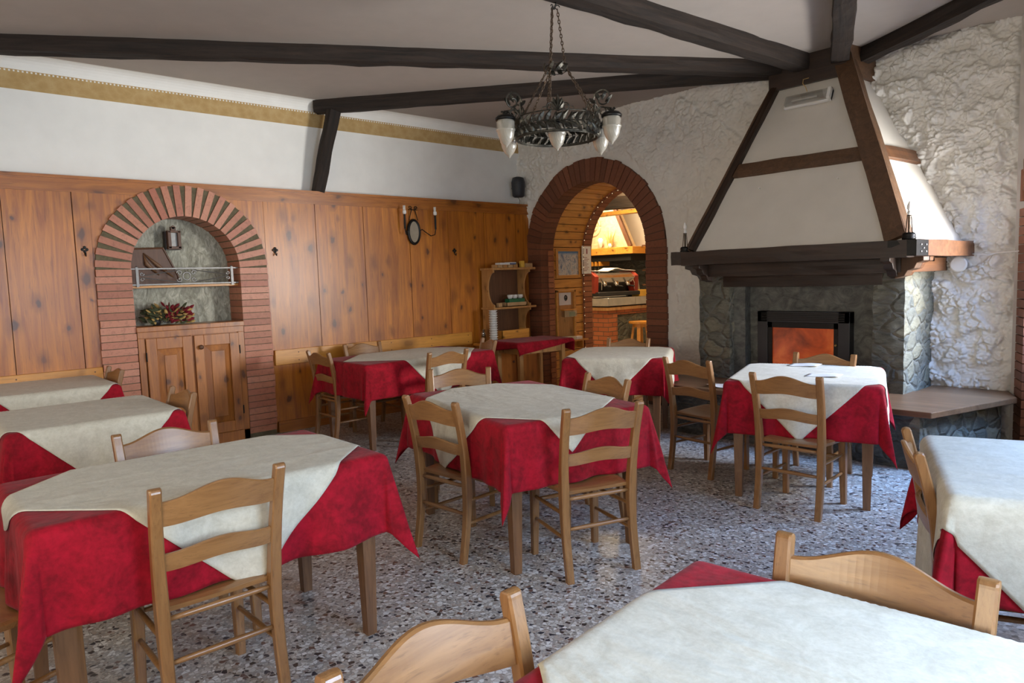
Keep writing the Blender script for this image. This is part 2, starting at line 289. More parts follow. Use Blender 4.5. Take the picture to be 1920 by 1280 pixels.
# ------------------------------------------------------------------ mesh builder
class MB:
    def __init__(s): s.v = []; s.f = []; s.mi = []; s.cur = 0
    def add(s, vs, fs, T=None):
        o = len(s.v)
        for p in vs:
            p = Vector(p); s.v.append(T @ p if T else p)
        for f in fs: s.f.append([i + o for i in f]); s.mi.append(s.cur)
        return s
    def box(s, x0, x1, y0, y1, z0, z1, T=None):
        vs = [(x, y, z) for x in (x0, x1) for y in (y0, y1) for z in (z0, z1)]
        return s.add(vs, [(0, 1, 3, 2), (4, 6, 7, 5), (0, 4, 5, 1), (2, 3, 7, 6), (0, 2, 6, 4), (1, 5, 7, 3)], T)
    def cbox(s, x0, x1, y0, y1, z0, z1, c=0.004, T=None):
        # box with chamfered edges (octagonal sections)
        pts = []
        for z, d in ((z0, c), (z0 + c, 0), (z1 - c, 0), (z1, c)):
            a0, a1, b0, b1 = x0 + d, x1 - d, y0 + d, y1 - d
            pts += [(a0 + c, b0, z), (a1 - c, b0, z), (a1, b0 + c, z), (a1, b1 - c, z), (a1 - c, b1, z), (a0 + c, b1, z), (a0, b1 - c, z), (a0, b0 + c, z)]
        fs = [tuple(range(7, -1, -1)), tuple(range(24, 32))]
        for k in range(3):
            for i in range(8):
                j = (i + 1) % 8; fs.append((k * 8 + i, k * 8 + j, k * 8 + 8 + j, k * 8 + 8 + i))
        return s.add(pts, fs, T)
    def loft(s, rings, cap=True, closed=True, T=None):
        n = len(rings[0]); vs = [p for r in rings for p in r]; fs = []
        for k in range(len(rings) - 1):
            for i in range(n if closed else n - 1):
                j = (i + 1) % n; fs.append((k * n + i, k * n + j, (k + 1) * n + j, (k + 1) * n + i))
        if cap: fs += [tuple(range(n - 1, -1, -1)), tuple(range((len(rings) - 1) * n, len(rings) * n))]
        return s.add(vs, fs, T)
    def tube(s, path, r, n=8, T=None, cap=True):
        path = [Vector(p) for p in path]; rings = []; rs = r if isinstance(r, (list, tuple)) else [r] * len(path)
        d = (path[1] - path[0]).normalized(); up = V(0, 0, 1) if abs(d.z) < 0.9 else V(1, 0, 0); a = d.cross(up).normalized()
        for i, p in enumerate(path):
            if i == 0: t = path[1] - path[0]
            elif i == len(path) - 1: t = path[-1] - path[-2]
            else: t = path[i + 1] - path[i - 1]
            t.normalize(); a = (a - t * a.dot(t)).normalized(); b = t.cross(a)
            rings.append([p + (a * math.cos(2 * PI * k / n) + b * math.sin(2 * PI * k / n)) * rs[i] for k in range(n)])
        return s.loft(rings, cap, True, T)
    def lathe(s, prof, c=(0, 0, 0), n=20, T=None):
        rings = [[(c[0] + r * math.cos(2 * PI * k / n), c[1] + r * math.sin(2 * PI * k / n), c[2] + z) for k in range(n)] for r, z in prof]
        return s.loft(rings, True, True, T)
    def ring(s, c, R, r, n=24, m=8, ax='z', T=None, arc=(0, 2 * PI), sx=1, sy=1):
        pts = []
        full = abs(arc[1] - arc[0] - 2 * PI) < 1e-6
        for k in range(n + 1):
            a = arc[0] + (arc[1] - arc[0]) * k / n; x, y = R * math.cos(a) * sx, R * math.sin(a) * sy
            pts.append({'z': V(x, y, 0), 'y': V(x, 0, y), 'x': V(0, x, y)}[ax] + Vector(c))
        return s.tube(pts, r, m, T)
    def build(s, name, m, parent=None, loc=None, smooth=False, bevel=0, mods=(), world=False):
        me = bpy.data.meshes.new(name)
        off = Vector(loc) if loc is not None else (parent_loc(parent) if world and parent else V(0, 0, 0))
        me.from_pydata([p - off for p in s.v], [], s.f)
        ms = m if isinstance(m, (list, tuple)) else [m]
        for q in ms: me.materials.append(q)
        for p, i in zip(me.polygons, s.mi): p.material_index = i
        if smooth:
            for p in me.polygons: p.use_smooth = True
        me.update()
        o = bpy.data.objects.new(name, me); COL.objects.link(o)
        if parent: o.parent = parent
        if loc is not None: o.location = loc
        if bevel:
            b = o.modifiers.new('bevel', 'BEVEL'); b.width = bevel; b.segments = 2; b.limit_method = 'ANGLE'; b.angle_limit = 0.7
        if smooth == 'auto' or (smooth and bevel):
            pass
        return o
def parent_loc(p):
    l = V(0, 0, 0)
    while p: l += p.location; p = p.parent
    return l
def tag(o, label=None, cat=None, group=None, kind=None):
    if label: o['label'] = label
    if cat: o['category'] = cat
    if group: o['group'] = group
    if kind: o['kind'] = kind
    return o
def thing(name, label, cat, loc=(0, 0, 0), rz=0, group=None):
    o = bpy.data.objects.new(name, None); COL.objects.link(o); o.empty_display_size = 0.1
    o.location = loc; o.rotation_euler = (0, 0, rz); return tag(o, label, cat, group)
def struct(name, mb, m, parent=None, smooth=False, loc=None):
    o = mb.build(name, m, parent, smooth=smooth, loc=loc)
    if not parent: o['kind'] = 'structure'
    return o
def one(name, mb, m, label, cat, loc, group=None, smooth=False, bevel=0):
    o = mb.build(name, m, None, loc=loc, smooth=smooth, bevel=bevel); return tag(o, label, cat, group)
def copy_tree(o, parent=None):
    c = o.copy(); COL.objects.link(c); c.parent = parent
    for ch in [x for x in list(bpy.data.objects) if x.parent == o]: copy_tree(ch, c)
    return c
def frame(p, q, up=(0, 0, 1)):
    p, q = Vector(p), Vector(q); x = (q - p).normalized(); u = Vector(up); y = u.cross(x).normalized(); z = x.cross(y)
    m = Matrix((x, y, z)).transposed().to_4x4(); m.translation = p; return m, (q - p).length
def rough_beam(p, q, w, h, amp=0.008, up=(0, 0, 1), taper=1.0, seed=0, n=None, round_=0.25):
    """hand-hewn timber from p to q (centre line), local: x along"""
    T, L = frame(p, q, up); mb = MB(); n = n or max(8, int(L / 0.12)); rings = []
    m = 12
    for i in range(n + 1):
        x = L * i / n; k = 1 + (taper - 1) * i / n; r = []
        for j in range(m):
            a = 2 * PI * j / m + PI / 12
            cx, cy = math.cos(a), math.sin(a); e = max(abs(cx), abs(cy)); f = (1 - round_) / e + round_
            d = amp * noise.noise(V(x * 3.3 + seed * 7, cx * 1.5, cy * 1.5 + seed)) * 2
            b = 0.01 * noise.noise(V(x * 0.8, seed * 3.1, 0)) * 2
            r.append((x, (cx * f * w / 2 * k) + d * cx + b, (cy * f * h / 2 * k) + d * cy + b * 0.5))
        rings.append(r)
    mb.loft(rings); return mb, T, L
def add_beam(name, p, q, w, h, m, parent=None, **kw):
    mb, T, L = rough_beam(p, q, w, h, **kw)
    o = mb.build(name, m, None)
    o.matrix_world = T
    if parent:
        o.parent = parent; o.matrix_local = Matrix.Translation(-parent_loc(parent)) @ T
    return o
def smoothstep(a, b, x):
    t = max(0, min(1, (x - a) / (b - a))); return t * t * (3 - 2 * t)

# ------------------------------------------------------------------ room shell
XP, XA, YL, YR, ZC = -6.78, -6.93, 6.47, 6.76, 3.36
YD = -2.2
WC0 = V(-1.44, 6.76, 0); WCd = V(0.395, -0.919, 0).normalized()
mb = MB(); mb.box(-7.3, 3.6, -2.5, 6.9, -0.1, 0); struct('floor', mb, MT['floor'])
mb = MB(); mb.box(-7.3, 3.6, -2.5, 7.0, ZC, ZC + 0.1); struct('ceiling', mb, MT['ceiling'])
# left wall plaster above the panelling, with a small cove to the ceiling
mb = MB(); mb.box(XA - 0.12, XA, YD - 0.1, 6.9, 2.2, ZC + 0.02)
mb.box(-7.30, -7.18, YD - 0.1, 6.9, 0, 2.25)  # unseen backing shell behind the panelling, added to block light leaks
cv = []
for k in range(7):
    a = PI / 2 * k / 6; r = 0.10
    cv.append((XA + r - r * math.cos(a), ZC - r + r * math.sin(a)))
mb.add([(x, y, z) for y in (YD, 6.47) for x, z in cv], [(i, i + 1, i + 8, i + 7) for i in range(6)])
struct('wall_left', mb, MT['plaster'], smooth=False)
# frieze
mb = MB(); mb.box(XA, XA + 0.004, YD, 6.46, 3.10, 3.255); struct('trim_1', mb, MT['frieze'])
mb = MB(); n = 0
y = YD
while y < 6.4:
    mb.box(XA + 0.004, XA + 0.008, y, y + 0.012, 3.237, 3.249); y += 0.03
o = mb.build('dotted_edge', MT['plaster'], bpy.data.objects['trim_1'])

# panelling ---------------------------------------------------------
NY, NZ, RO, RI = 2.15, 1.65, 0.745, 0.47
def arch_top(y):
    d = abs(y - NY)
    if d >= RO - 0.03: return 0
    return NZ + math.sqrt((RO - 0.03) ** 2 - d * d)
pan = MB(); seams = [-2.3, -1.75, -1.2, -0.6, 0.0, 0.80, 1.28, 1.405, 2.895, 3.44, 4.0, 4.59, 5.14, 5.70, 6.23, 6.47]
for a, b in zip(seams[:-1], seams[1:]):
    if 1.405 <= a < 2.8:
        k = 60
        for i in range(k):
            y0, y1 = a + (b - a) * i / k, a + (b - a) * (i + 1) / k
            t = max(arch_top((y0 + y1) / 2), 0.12)
            if t < 2.30: pan.box(XP - 0.03, XP, y0, y1, t, 2.31)
    else:
        off = 0.0 if (b - a) > 0.2 else 0.008
        pan.box(XP - 0.03, XP + off, a + 0.003, b - 0.003, 0.1, 2.31)
pan.box(XP - 0.04, XP - 0.031, YD, 1.42, 0, 2.4); pan.box(XP - 0.04, XP - 0.031, 2.88, 6.47, 0, 2.4)
trim2 = struct('trim_2', pan, MT['pine'])
mb = MB()
k = 400
for i in range(k):
    y0, y1 = YD + (6.47 - YD) * i / k, YD + (6.47 - YD) * (i + 1) / k
    t = max(2.29, min(2.40, arch_top((y0 + y1) / 2)))
    mb.box(XP - 0.03, XP + 0.012, y0, y1, t, 2.395)
mb.build('top_rail', MT['pineh'], trim2)
mb = MB(); mb.box(XA - 0.0, XP + 0.03, YD, 6.47, 2.395, 2.42); mb.build('cap', MT['pineh'], trim2)
for a, b in ((YD, 1.40), (2.915, 5.42)):
    mb = MB(); mb.cbox(XP, XP + 0.035, a, b, 0.68, 0.83, 0.003); r = mb.build('dado_rail', MT['railpine'], trim2)
    mb = MB(); y = b - 0.06
    while y > a + 0.1:
        for z in (0.715, 0.795): mb.lathe([(0.006, 0), (0.006, 0.003)], n=8, T=Matrix.Translation((XP + 0.035, y, z)) @ Matrix.Rotation(PI / 2, 4, 'Y'))
        y -= 0.55
    mb.build('screws', MT['brownw'], r)
mb = MB(); mb.box(XP, XP + 0.025, YD, 1.40, 0, 0.11); mb.box(XP, XP + 0.025, 2.915, 6.46, 0, 0.11); struct('baseboard_left', mb, MT['pineh'])

# brick rings ---------------------------------------------------------
def brick_ring(P, r0, r1, spring, base, depth, pitch, brickt, nb, wedge=False, mdepth=None):
    """P(u,v,d) -> world.  returns MB with slot0 bricks, slot1 mortar"""
    mb = MB(); md = depth - 0.008 if mdepth is None else mdepth
    # mortar arch body
    mb.cur = 1; n = 40; rings = []
    pts = [(r, None) for r in (r0 + 0.004, r1 - 0.006)]
    prof = []
    def at(r, a): return (r * math.cos(a), spring + r * math.sin(a))
    seq = [(1, base)] + [('a', PI * i / n) for i in range(n + 1)] + [(-1, base)]
    rr = []
    for s_ in seq:
        if s_[0] == 'a': i_, o_ = at(r0 + 0.004, s_[1]), at(r1 - 0.006, s_[1])
        else: i_, o_ = (s_[0] * (r0 + 0.004), s_[1]), (s_[0] * (r1 - 0.006), s_[1])
        rr.append([P(*i_, 0), P(*o_, 0), P(*o_, md), P(*i_, md)])
    mb.loft(rr)
    mb.cur = 0
    # bricks in arch
    for i in range(nb):
        a = PI * (i + 0.5) / nb; j = random.uniform(-0.004, 0.004); da = PI / nb / 2
        if wedge:
            hw = brickt / 2
            q = []
            for r in (r0, r1):
                for s_ in (-1, 1): q.append((r * math.cos(a) - s_ * hw * math.sin(a), spring + r * math.sin(a) + s_ * hw * math.cos(a)))
        else:
            q = []
            for r in (r0, r1 + random.uniform(-0.008, 0.008)):
                for s_ in (-1, 1): q.append((r * math.cos(a + s_ * da * 0.90), spring + r * math.sin(a + s_ * da * 0.90)))
        dd = depth + j
        vs = [P(*q[k_], 0.0) for k_ in (0, 1, 3, 2)] + [P(*q[k_], dd) for k_ in (0, 1, 3, 2)]
        mb.add(vs, [(3, 2, 1, 0), (4, 5, 6, 7), (0, 1, 5, 4), (1, 2, 6, 5), (2, 3, 7, 6), (3, 0, 4, 7)])
    z = spring
    while z - pitch > base - 0.02:
        z0, z1 = z - pitch + (pitch - brickt * (1 if wedge else 1)) , z
        for s_ in (-1, 1):
            j = random.uniform(-0.004, 0.004); e = random.uniform(-0.006, 0.006)
            u0, u1 = s_ * r0, s_ * (r1 + e); a_, b_ = z - brickt, z - 0.0
            q = [(u0, a_), (u1, a_), (u1, b_), (u0, b_)]
            vs = [P(*c, 0.0) for c in q] + [P(*c, depth + j) for c in q]
            mb.add(vs, [(3, 2, 1, 0), (4, 5, 6, 7), (0, 1, 5, 4), (1, 2, 6, 5), (2, 3, 7, 6), (3, 0, 4, 7)])
        z -= pitch
    return mb
# niche ring: depth axis +x
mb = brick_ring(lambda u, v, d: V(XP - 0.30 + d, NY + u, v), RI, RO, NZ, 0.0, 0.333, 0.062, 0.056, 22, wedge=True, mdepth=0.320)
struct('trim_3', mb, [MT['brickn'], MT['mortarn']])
# niche back and inner lining
mb = MB(); mb.box(-7.14, -7.08, 1.6, 2.7, 1.0, 2.2); niche = struct('wall_niche', mb, MT['slaten'])
mb = MB(); n = 60
g = [[None] * (n + 1) for _ in range(n + 1)]
vs, fs = [], []
for i in range(n + 1):
    for j in range(n + 1):
        y, z = 1.64 + 1.02 * i / n, 1.08 + 1.10 * j / n
        h = 0.03 * noise.noise(V(y * 2.2, z * 2.2, 3)) + 0.02 * abs(noise.noise(V(y * 5 + z * 3, z * 4 - y, 1))) + 0.006 * noise.noise(V(y * 30, z * 16, 5))
        vs.append((-7.07 + h, y, z))
for i in range(n):
    for j in range(n): a = i * (n + 1) + j; fs.append((a, a + 1, a + n + 2, a + n + 1))
mb.add(vs, [tuple(reversed(f)) for f in fs]); mb.build('rough_stone_face', MT['slaten'], niche, smooth=True)

# ---- back wall (stucco) ------------------------------------------------
DX, DR0, DR1, DS = -5.705, 0.835, 1.105, 1.755
def stucco_h(x, z, s, deep):
    w = V(x, z, s)
    q = V(x + 0.035 * noise.noise(w * 9), z + 0.035 * noise.noise(w * 9 + V(9, 3, 1)), s)
    d, pts = noise.voronoi(V(q.x * 13, q.y * 15, s)); e = d[1] - d[0]; hh = 0.5 + 0.5 * noise.noise(pts[0] * 3.7)
    d2, pts2 = noise.voronoi(V(q.x * 27 + 4, q.y * 30, s)); h2 = 0.5 + 0.5 * noise.noise(pts2[0] * 2.9)
    big = smoothstep(-0.12, 0.10, noise.noise(w * 7.5))
    flake = smoothstep(0.0, 0.16, e) * (0.35 + 0.9 * hh)
    return deep * (0.50 * flake * (0.35 + 0.65 * big) + 0.28 * smoothstep(0.0, 0.2, d2[1] - d2[0]) * h2 + 0.30 * big + 0.07 * noise.noise(q * 55))
def stucco(x0, x1, z0, z1, y, res, deep, seed, skip=None, fade=None):
    nx, nz = int((x1 - x0) / res), int((z1 - z0) / res); vs, fs = [], []
    for i in range(nx + 1):
        for j in range(nz + 1):
            x, z = x0 + (x1 - x0) * i / nx, z0 + (z1 - z0) * j / nz
            k = fade(x, z) if fade else 1
            vs.append((x, y - stucco_h(x, z, seed, deep * k), z))
    for i in range(nx):
        for j in range(nz):
            x, z = x0 + (x1 - x0) * (i + .5) / nx, z0 + (z1 - z0) * (j + .5) / nz
            if skip and skip(x, z): continue
            a = i * (nz + 1) + j; fs.append((a, a + nz + 1, a + nz + 2, a + 1))
    return vs, fs
def in_door(x, z):
    r = 0.97
    return (abs(x - DX) < r and z < DS) or ((x - DX) ** 2 + (z - DS) ** 2 < r * r and z >= DS)
def fadeL(x, z):
    d = math.hypot(x - DX, max(0, z - DS)) - DR1
    k = smoothstep(0.02, 0.14, d)
    return k * (0.38 + 0.62 * smoothstep(2.2, 3.0, z + 0.5 * smoothstep(-4.9, -6.2, x)))
mb = MB(); v_, f_ = stucco(-6.93, -3.28, 0, ZC, YL, 0.010, 0.055, 3, in_door, fadeL); mb.add(v_, f_)
v_, f_ = stucco(-3.0, -1.47, 0, ZC, YR, 0.0075, 0.078, 8, None, lambda x, z: smoothstep(-1.47, -1.54, x)); mb.add(v_, f_)
mb.box(-3.30, -3.28, YL, YR, 0, ZC); mb.box(-3.30, -2.98, YR - 0.005, YR + 0.02, 0, ZC)
struct('wall_back', mb, MT['stucco'], smooth=True)
mb = MB(); mb.box(-1.485, -1.40, 6.70, 6.80, 0, ZC); struct('trim_4', mb, MT['smooth'])
# solid backing around the door opening
mb = MB()
for x0, x1, z0, z1 in ((-7.4, DX - 0.99, 0, ZC), (DX + 0.99, -1.2, 0, ZC), (DX - 1.0, DX + 1.0, 2.86, ZC)):
    mb.box(x0, x1, YL + 0.31 if x0 > -5 else YL + 0.02, YL + 0.40 if x0 > -5 else YL + 0.3, z0, z1)
struct('wall_back_core', mb, MT['stucco'])

# door brick ring near side
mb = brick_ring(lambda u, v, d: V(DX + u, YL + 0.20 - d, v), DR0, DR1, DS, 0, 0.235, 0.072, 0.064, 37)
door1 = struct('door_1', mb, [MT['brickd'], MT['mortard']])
mb = brick_ring(lambda u, v, d: V(DX + u, 7.42 - d, v), DR0 + 0.0, DR1, DS, 0, 0.17, 0.072, 0.064, 37)
mb.build('far_brick_ring', [MT['brickr'], MT['mortard']], door1)
# jamb bricks, paler, at each side of the near opening
mb = MB()
for s_ in (-1, 1):
    z = 0.0
    while z < DS:
        e = random.uniform(-0.006, 0.006)
        x0, x1 = sorted((DX + s_ * (DR0 - 0.012 + e), DX + s_ * (DR0 + 0.06)))
        mb.box(x0, x1, YL + 0.10, YL + 0.20, z, z + 0.06); z += 0.07
mb.build('jamb_bricks', [MT['brickr']], door1)
# pine lined barrel vault
mb = MB(); RT = DR0 + 0.025; Y0, Y1 = YL + 0.17, 7.26
def board(u0, v0, u1, v1, nx_, nz_):
    vs = [V(DX + u0, Y0, v0), V(DX + u1, Y0, v1), V(DX + u1, Y1, v1), V(DX + u0, Y1, v0)]
    d = V(nx_, 0, nz_) * 0.015
    vs += [p + d for p in vs]
    mb.add(vs, [(0, 1, 2, 3), (7, 6, 5, 4), (0, 4, 5, 1), (1, 5, 6, 2), (2, 6, 7, 3), (3, 7, 4, 0)])
nb = 26
for i in range(nb):
    a0, a1 = PI * (i + 0.04) / nb, PI * (i + 0.96) / nb; am = (a0 + a1) / 2
    board(RT * math.cos(a0), DS + RT * math.sin(a0), RT * math.cos(a1), DS + RT * math.sin(a1), math.cos(am), math.sin(am))
z = 0
while z < DS:
    z1 = min(z + 0.115, DS)
    for s_ in (-1, 1): board(s_ * RT, z + 0.002, s_ * RT, z1 - 0.002, s_, 0)
    z += 0.12
mb.build('pine_vault_lining', MT['tunnelw'], door1)

# back strip of outer masonry around tunnel so no light leaks
mb = MB(); n = 24
for r in (DR1 + 0.05,):
    pts = [(r, 0)] + [(r * math.cos(PI * i / n), DS + r * math.sin(PI * i / n)) for i in range(n + 1)] + [(-r, 0)]
    for a, b in zip(pts[:-1], pts[1:]):
        mb.add([V(DX + a[0], YL + 0.05, a[1]), V(DX + b[0], YL + 0.05, b[1]), V(DX + b[0], 7.44, b[1]), V(DX + a[0], 7.44, a[1])], [(0, 1, 2, 3)])
struct('wall_tunnel', mb, MT['mortard'])

# ---- right wall (slanted, just right of the frame) and rear wall with windows
def wall_open(name, p, q, openings, th, m, inward):
    """p->q baseline; openings (t0,t1,z0,z1). wall thickness grows away from inward"""
    T, L = frame(p, q); mb = MB()
    y0, y1 = (0, th) if inward < 0 else (-th, 0)
    ops = sorted(openings); t = 0
    for a, b, z0, z1 in ops:
        mb.box(t, a, y0, y1, 0, ZC + 0.05, T); mb.box(a, b, y0, y1, 0, z0, T); mb.box(a, b, y0, y1, z1, ZC + 0.05, T); t = b
    mb.box(t, L, y0, y1, 0, ZC + 0.05, T); struct(name, mb, m); return T, L
WCend = WC0 + WCd * 9.85
ops = [(0.30, 1.75, 0.0, 2.25), (2.7, 3.9, 0.85, 2.2), (4.9, 6.3, 0.85, 2.2), (7.2, 8.6, 0.85, 2.2)]
TC, LC = wall_open('wall_right', WC0, WCend, ops, 0.3, MT['plaster'], -1)
opd = [(0.9, 2.4, 0.85, 2.2), (3.4, 4.9, 0.85, 2.2), (6.1, 7.7, 0.85, 2.2)]  # last opening is unseen, added to let warm light reach the left tables
TD, LD = wall_open('wall_front', V(-7.2, YD, 0), V(3.4, YD, 0), opd, 0.3, MT['plaster'], 1)
def window(n, T, a, b, z0, z1, yy, door=False):
    mb = MB(); w = 0.06
    mb.box(a, b, yy - 0.03, yy + 0.03, z0, z0 + w, T); mb.box(a, b, yy - 0.03, yy + 0.03, z1 - w, z1, T)
    for t in (a, (a + b) / 2 - w / 2, b - w): mb.box(t, t + w, yy - 0.03, yy + 0.03, z0, z1, T)
    if door: mb.box(a, b, yy - 0.025, yy + 0.025, 0, 0.95, T); mb.box(a, b, yy - 0.03, yy + 0.03, 0.93, 1.0, T)  # unseen solid lower panel, added to cut daylight below mantel height
    o = struct(('door_%d' if door else 'window_%d') % n, mb, MT['brownw'])
    mb = MB(); mb.add([(a, yy, z0), (b, yy, z0), (b, yy, z1), (a, yy, z1)], [(0, 1, 2, 3)], T); mb.build('pane', MT['pane'], o)
window(2, TC, *ops[0], 0.2, True)
for i, q in enumerate(ops[1:]): window(i + 1, TC, *q, 0.2)
for i, q in enumerate(opd): window(i + 4, TD, *q, -0.2)
# brick surround of the garden door in the right wall
mb = MB(); z = 0.0
while z < 1.86:
    mb.box(0.05, 0.30, -0.045, 0.06, z, z + 0.062, TC); mb.box(1.75, 2.0, -0.045, 0.06, z, z + 0.062, TC); z += 0.07
for i in range(27):
    t = 0.05 + 1.95 * i / 27; zz = 1.86 + 0.45 * math.sin(PI * (i + 0.5) / 27) ** 0.6
    mb.box(t + 0.003, t + 0.068, -0.045, 0.06, zz, zz + 0.24, TC)
struct('trim_5', mb, MT['brickd'])

# ---- ceiling beams ------------------------------------------------------
def cbeam(p, q, w, h, label, seed, taper=1):
    z = ZC - h / 2 + 0.015
    o = add_beam('ceiling_beam', (p[0], p[1], z), (q[0], q[1], z), w, h, MT['oldbeam'], seed=seed, taper=taper)
    return tag(o, label, 'beam', 'dark ceiling beams fanning from the chimney')
cbeam((-6.93, 0.08), (-3.22, 6.40), 0.15, 0.135, 'long dark beam crossing the ceiling from the left wall to the chimney', 1)
cbeam((-6.90, 3.58), (-3.28, 6.40), 0.13, 0.14, 'dark ceiling beam ending on the slanting strut at the white left wall', 2)
cbeam((-3.40, 0.6), (-3.02, 6.50), 0.15, 0.15, 'thick dark beam running beside the chandelier towards the chimney', 3, 1.0)
cbeam((-0.90, 2.25), (-2.78, 6.50), 0.15, 0.16, 'short-looking upright dark ceiling beam directly above the fireplace hood', 4)
cbeam((-0.95, 5.50), (-2.68, 6.62), 0.12, 0.14, 'rightmost dark ceiling beam running over the rough white wall', 5)
o = add_beam('wall_strut', (-6.80, 3.50, 2.42), (-6.72, 3.68, 3.24), 0.125, 0.125, MT['oldbeam'], seed=9, round_=0.7, up=(1, 0, 0), taper=1.15)
tag(o, 'slanting dark log strut standing on the panelling cap against the white wall', 'strut')

# ------------------------------------------------------------------ fireplace
fp = thing('fireplace', 'large corner fireplace with white plaster hood, dark timber mantel and stone piers', 'fireplace', (-2.9, 6.2, 0))
def part(name, mb, m, parent, smooth=False, bevel=0): return mb.build(name, m, parent, smooth=smooth, bevel=bevel, world=True)
def rough_box(x0, x1, y0, y1, z0, z1, res=0.03, amp=0.012, sc_=7, seed=0):
    mb = MB()
    def disp(p, nrm):
        q = p * sc_ + V(seed, seed, seed); d = amp * (noise.noise(q) + 0.5 * noise.noise(q * 2.3)); return p + nrm * d
    cx, cy, cz = (x0 + x1) / 2, (y0 + y1) / 2, (z0 + z1) / 2
    for ax in range(3):
        for s_ in (0, 1):
            lo, hi = [x0, y0, z0], [x1, y1, z1]; u, v = [k for k in range(3) if k != ax]
            nu, nv = max(1, int((hi[u] - lo[u]) / res)), max(1, int((hi[v] - lo[v]) / res)); vs = []
            for i in range(nu + 1):
                for j in range(nv + 1):
                    p = [0, 0, 0]; p[ax] = hi[ax] if s_ else lo[ax]; p[u] = lo[u] + (hi[u] - lo[u]) * i / nu; p[v] = lo[v] + (hi[v] - lo[v]) * j / nv
                    p = V(*p); nrm = (p - V(cx, cy, cz)); nrm = V(nrm.x / (x1 - x0), nrm.y / (y1 - y0), nrm.z / (z1 - z0)).normalized()
                    vs.append(disp(p, nrm))
            fs = []
            for i in range(nu):
                for j in range(nv):
                    a = i * (nv + 1) + j; f = (a, a + nv + 1, a + nv + 2, a + 1); 
                    flip = (ax == 1) ^ (s_ == 0)
                    fs.append(tuple(reversed(f)) if flip else f)
            mb.add(vs, fs)
    return mb
part('stone_pier', rough_box(-3.95, -3.62, 6.08, 6.74, 0.40, 1.43, seed=1), MT['stone'], fp, smooth=True)
part('stone_pier', rough_box(-2.31, -2.07, 6.08, 6.74, 0.40, 1.43, seed=4, amp=0.014), MT['stone'], fp, smooth=True)
mb = MB(); mb.add([(-3.66, 6.26, 0.4), (-2.28, 6.26, 0.4), (-2.28, 6.26, 1.45), (-3.66, 6.26, 1.45)], []); mb = rough_box(-3.66, -2.28, 6.26, 6.6, 0.4, 1.43, amp=0.006, seed=8)
part('slate_surround', mb, MT['slate'], fp, smooth=True)
part('slate_step', rough_box(-3.62, -3.50, 6.16, 6.30, 0.4, 1.33, amp=0.008, seed=11), MT['slate'], fp, smooth=True)
# base and bench
def prism(poly, z0, z1):
    mb = MB(); n = len(poly); vs = [(x, y, z0) for x, y in poly] + [(x, y, z1) for x, y in poly]
    mb.add(vs, [tuple(reversed(range(n))), tuple(range(n, 2 * n))] + [(i, (i + 1) % n, n + (i + 1) % n, n + i) for i in range(n)]); return mb
bench_poly = [(-4.42, 6.40), (-3.95, 5.42), (-1.66, 5.42), (-1.36, 6.42), (-1.47, 6.70), (-4.42, 6.44)]
part('bench_slab', prism([(-4.42, 6.42), (-3.95, 5.42), (-2.72, 5.42), (-2.72, 6.3), (-3.6, 6.42)], 0.395, 0.44), MT['bench'], fp, bevel=0.006)
part('bench_slab', prism([(-2.715, 5.42), (-1.66, 5.42), (-1.38, 6.42), (-1.50, 6.72), (-2.05, 6.72), (-2.05, 6.3), (-2.715, 6.3)], 0.395, 0.44), MT['bench'], fp, bevel=0.006)
base = rough_box(-3.86, -1.74, 5.46, 6.55, 0.0, 0.40, amp=0.010, seed=14); part('hearth_base', base, MT['stonedark'], fp, smooth=True)
T, L = frame(V(-1.76, 5.45, 0), V(-1.50, 6.46, 0)); rb = rough_box(0.0, L, -0.02, 0.10, 0.0, 0.40, amp=0.012, seed=21, sc_=8); mb = MB(); mb.add(rb.v, rb.f, T)
part('hearth_side_wall', mb, MT['stone'], fp, smooth=True)
# firebox
mb = MB()
mb.box(-3.38, -3.28, 6.17, 6.27, 0.50, 1.09); mb.box(-2.63, -2.53, 6.17, 6.27, 0.50, 1.09); mb.box(-3.38, -2.53, 6.17, 6.27, 0.99, 1.09); mb.box(-3.38, -2.53, 6.17, 6.27, 0.44, 0.56)
ff = part('firebox_frame', mb, MT['black'], fp, bevel=0.004)
mb = MB()
for k in range(5): mb.box(-3.34, -2.57, 6.163, 6.17, 1.005 + k * 0.016, 1.013 + k * 0.016)
part('louvre', mb, MT['iron'], ff)
mb = MB(); mb.box(-3.28, -2.63, 6.195, 6.21, 0.56, 0.99)
mb.v = [V(p.x, p.y, p.z) for p in mb.v]
g = part('firebox_glass', mb, MT['glassfire'], ff); g['label'] = 'orange glowing stove glass'
mb = MB(); mb.box(-3.28, -3.24, 6.18, 6.20, 0.56, 0.99); mb.box(-2.67, -2.63, 6.18, 6.20, 0.56, 0.99); mb.box(-3.28, -2.63, 6.18, 6.20, 0.94, 0.99); mb.box(-3.28, -2.63, 6.18, 6.20, 0.56, 0.60)
dr = part('stove_door_frame', mb, MT['iron'], ff)
mb = MB(); mb.lathe([(0.008, 0), (0.012, 0.01), (0.008, 0.02)], (0, 0, 0), 10, Matrix.Translation((-2.645, 6.175, 0.80)) @ Matrix.Rotation(PI / 2, 4, 'X')); part('door_handle', mb, MT['brass'], dr)
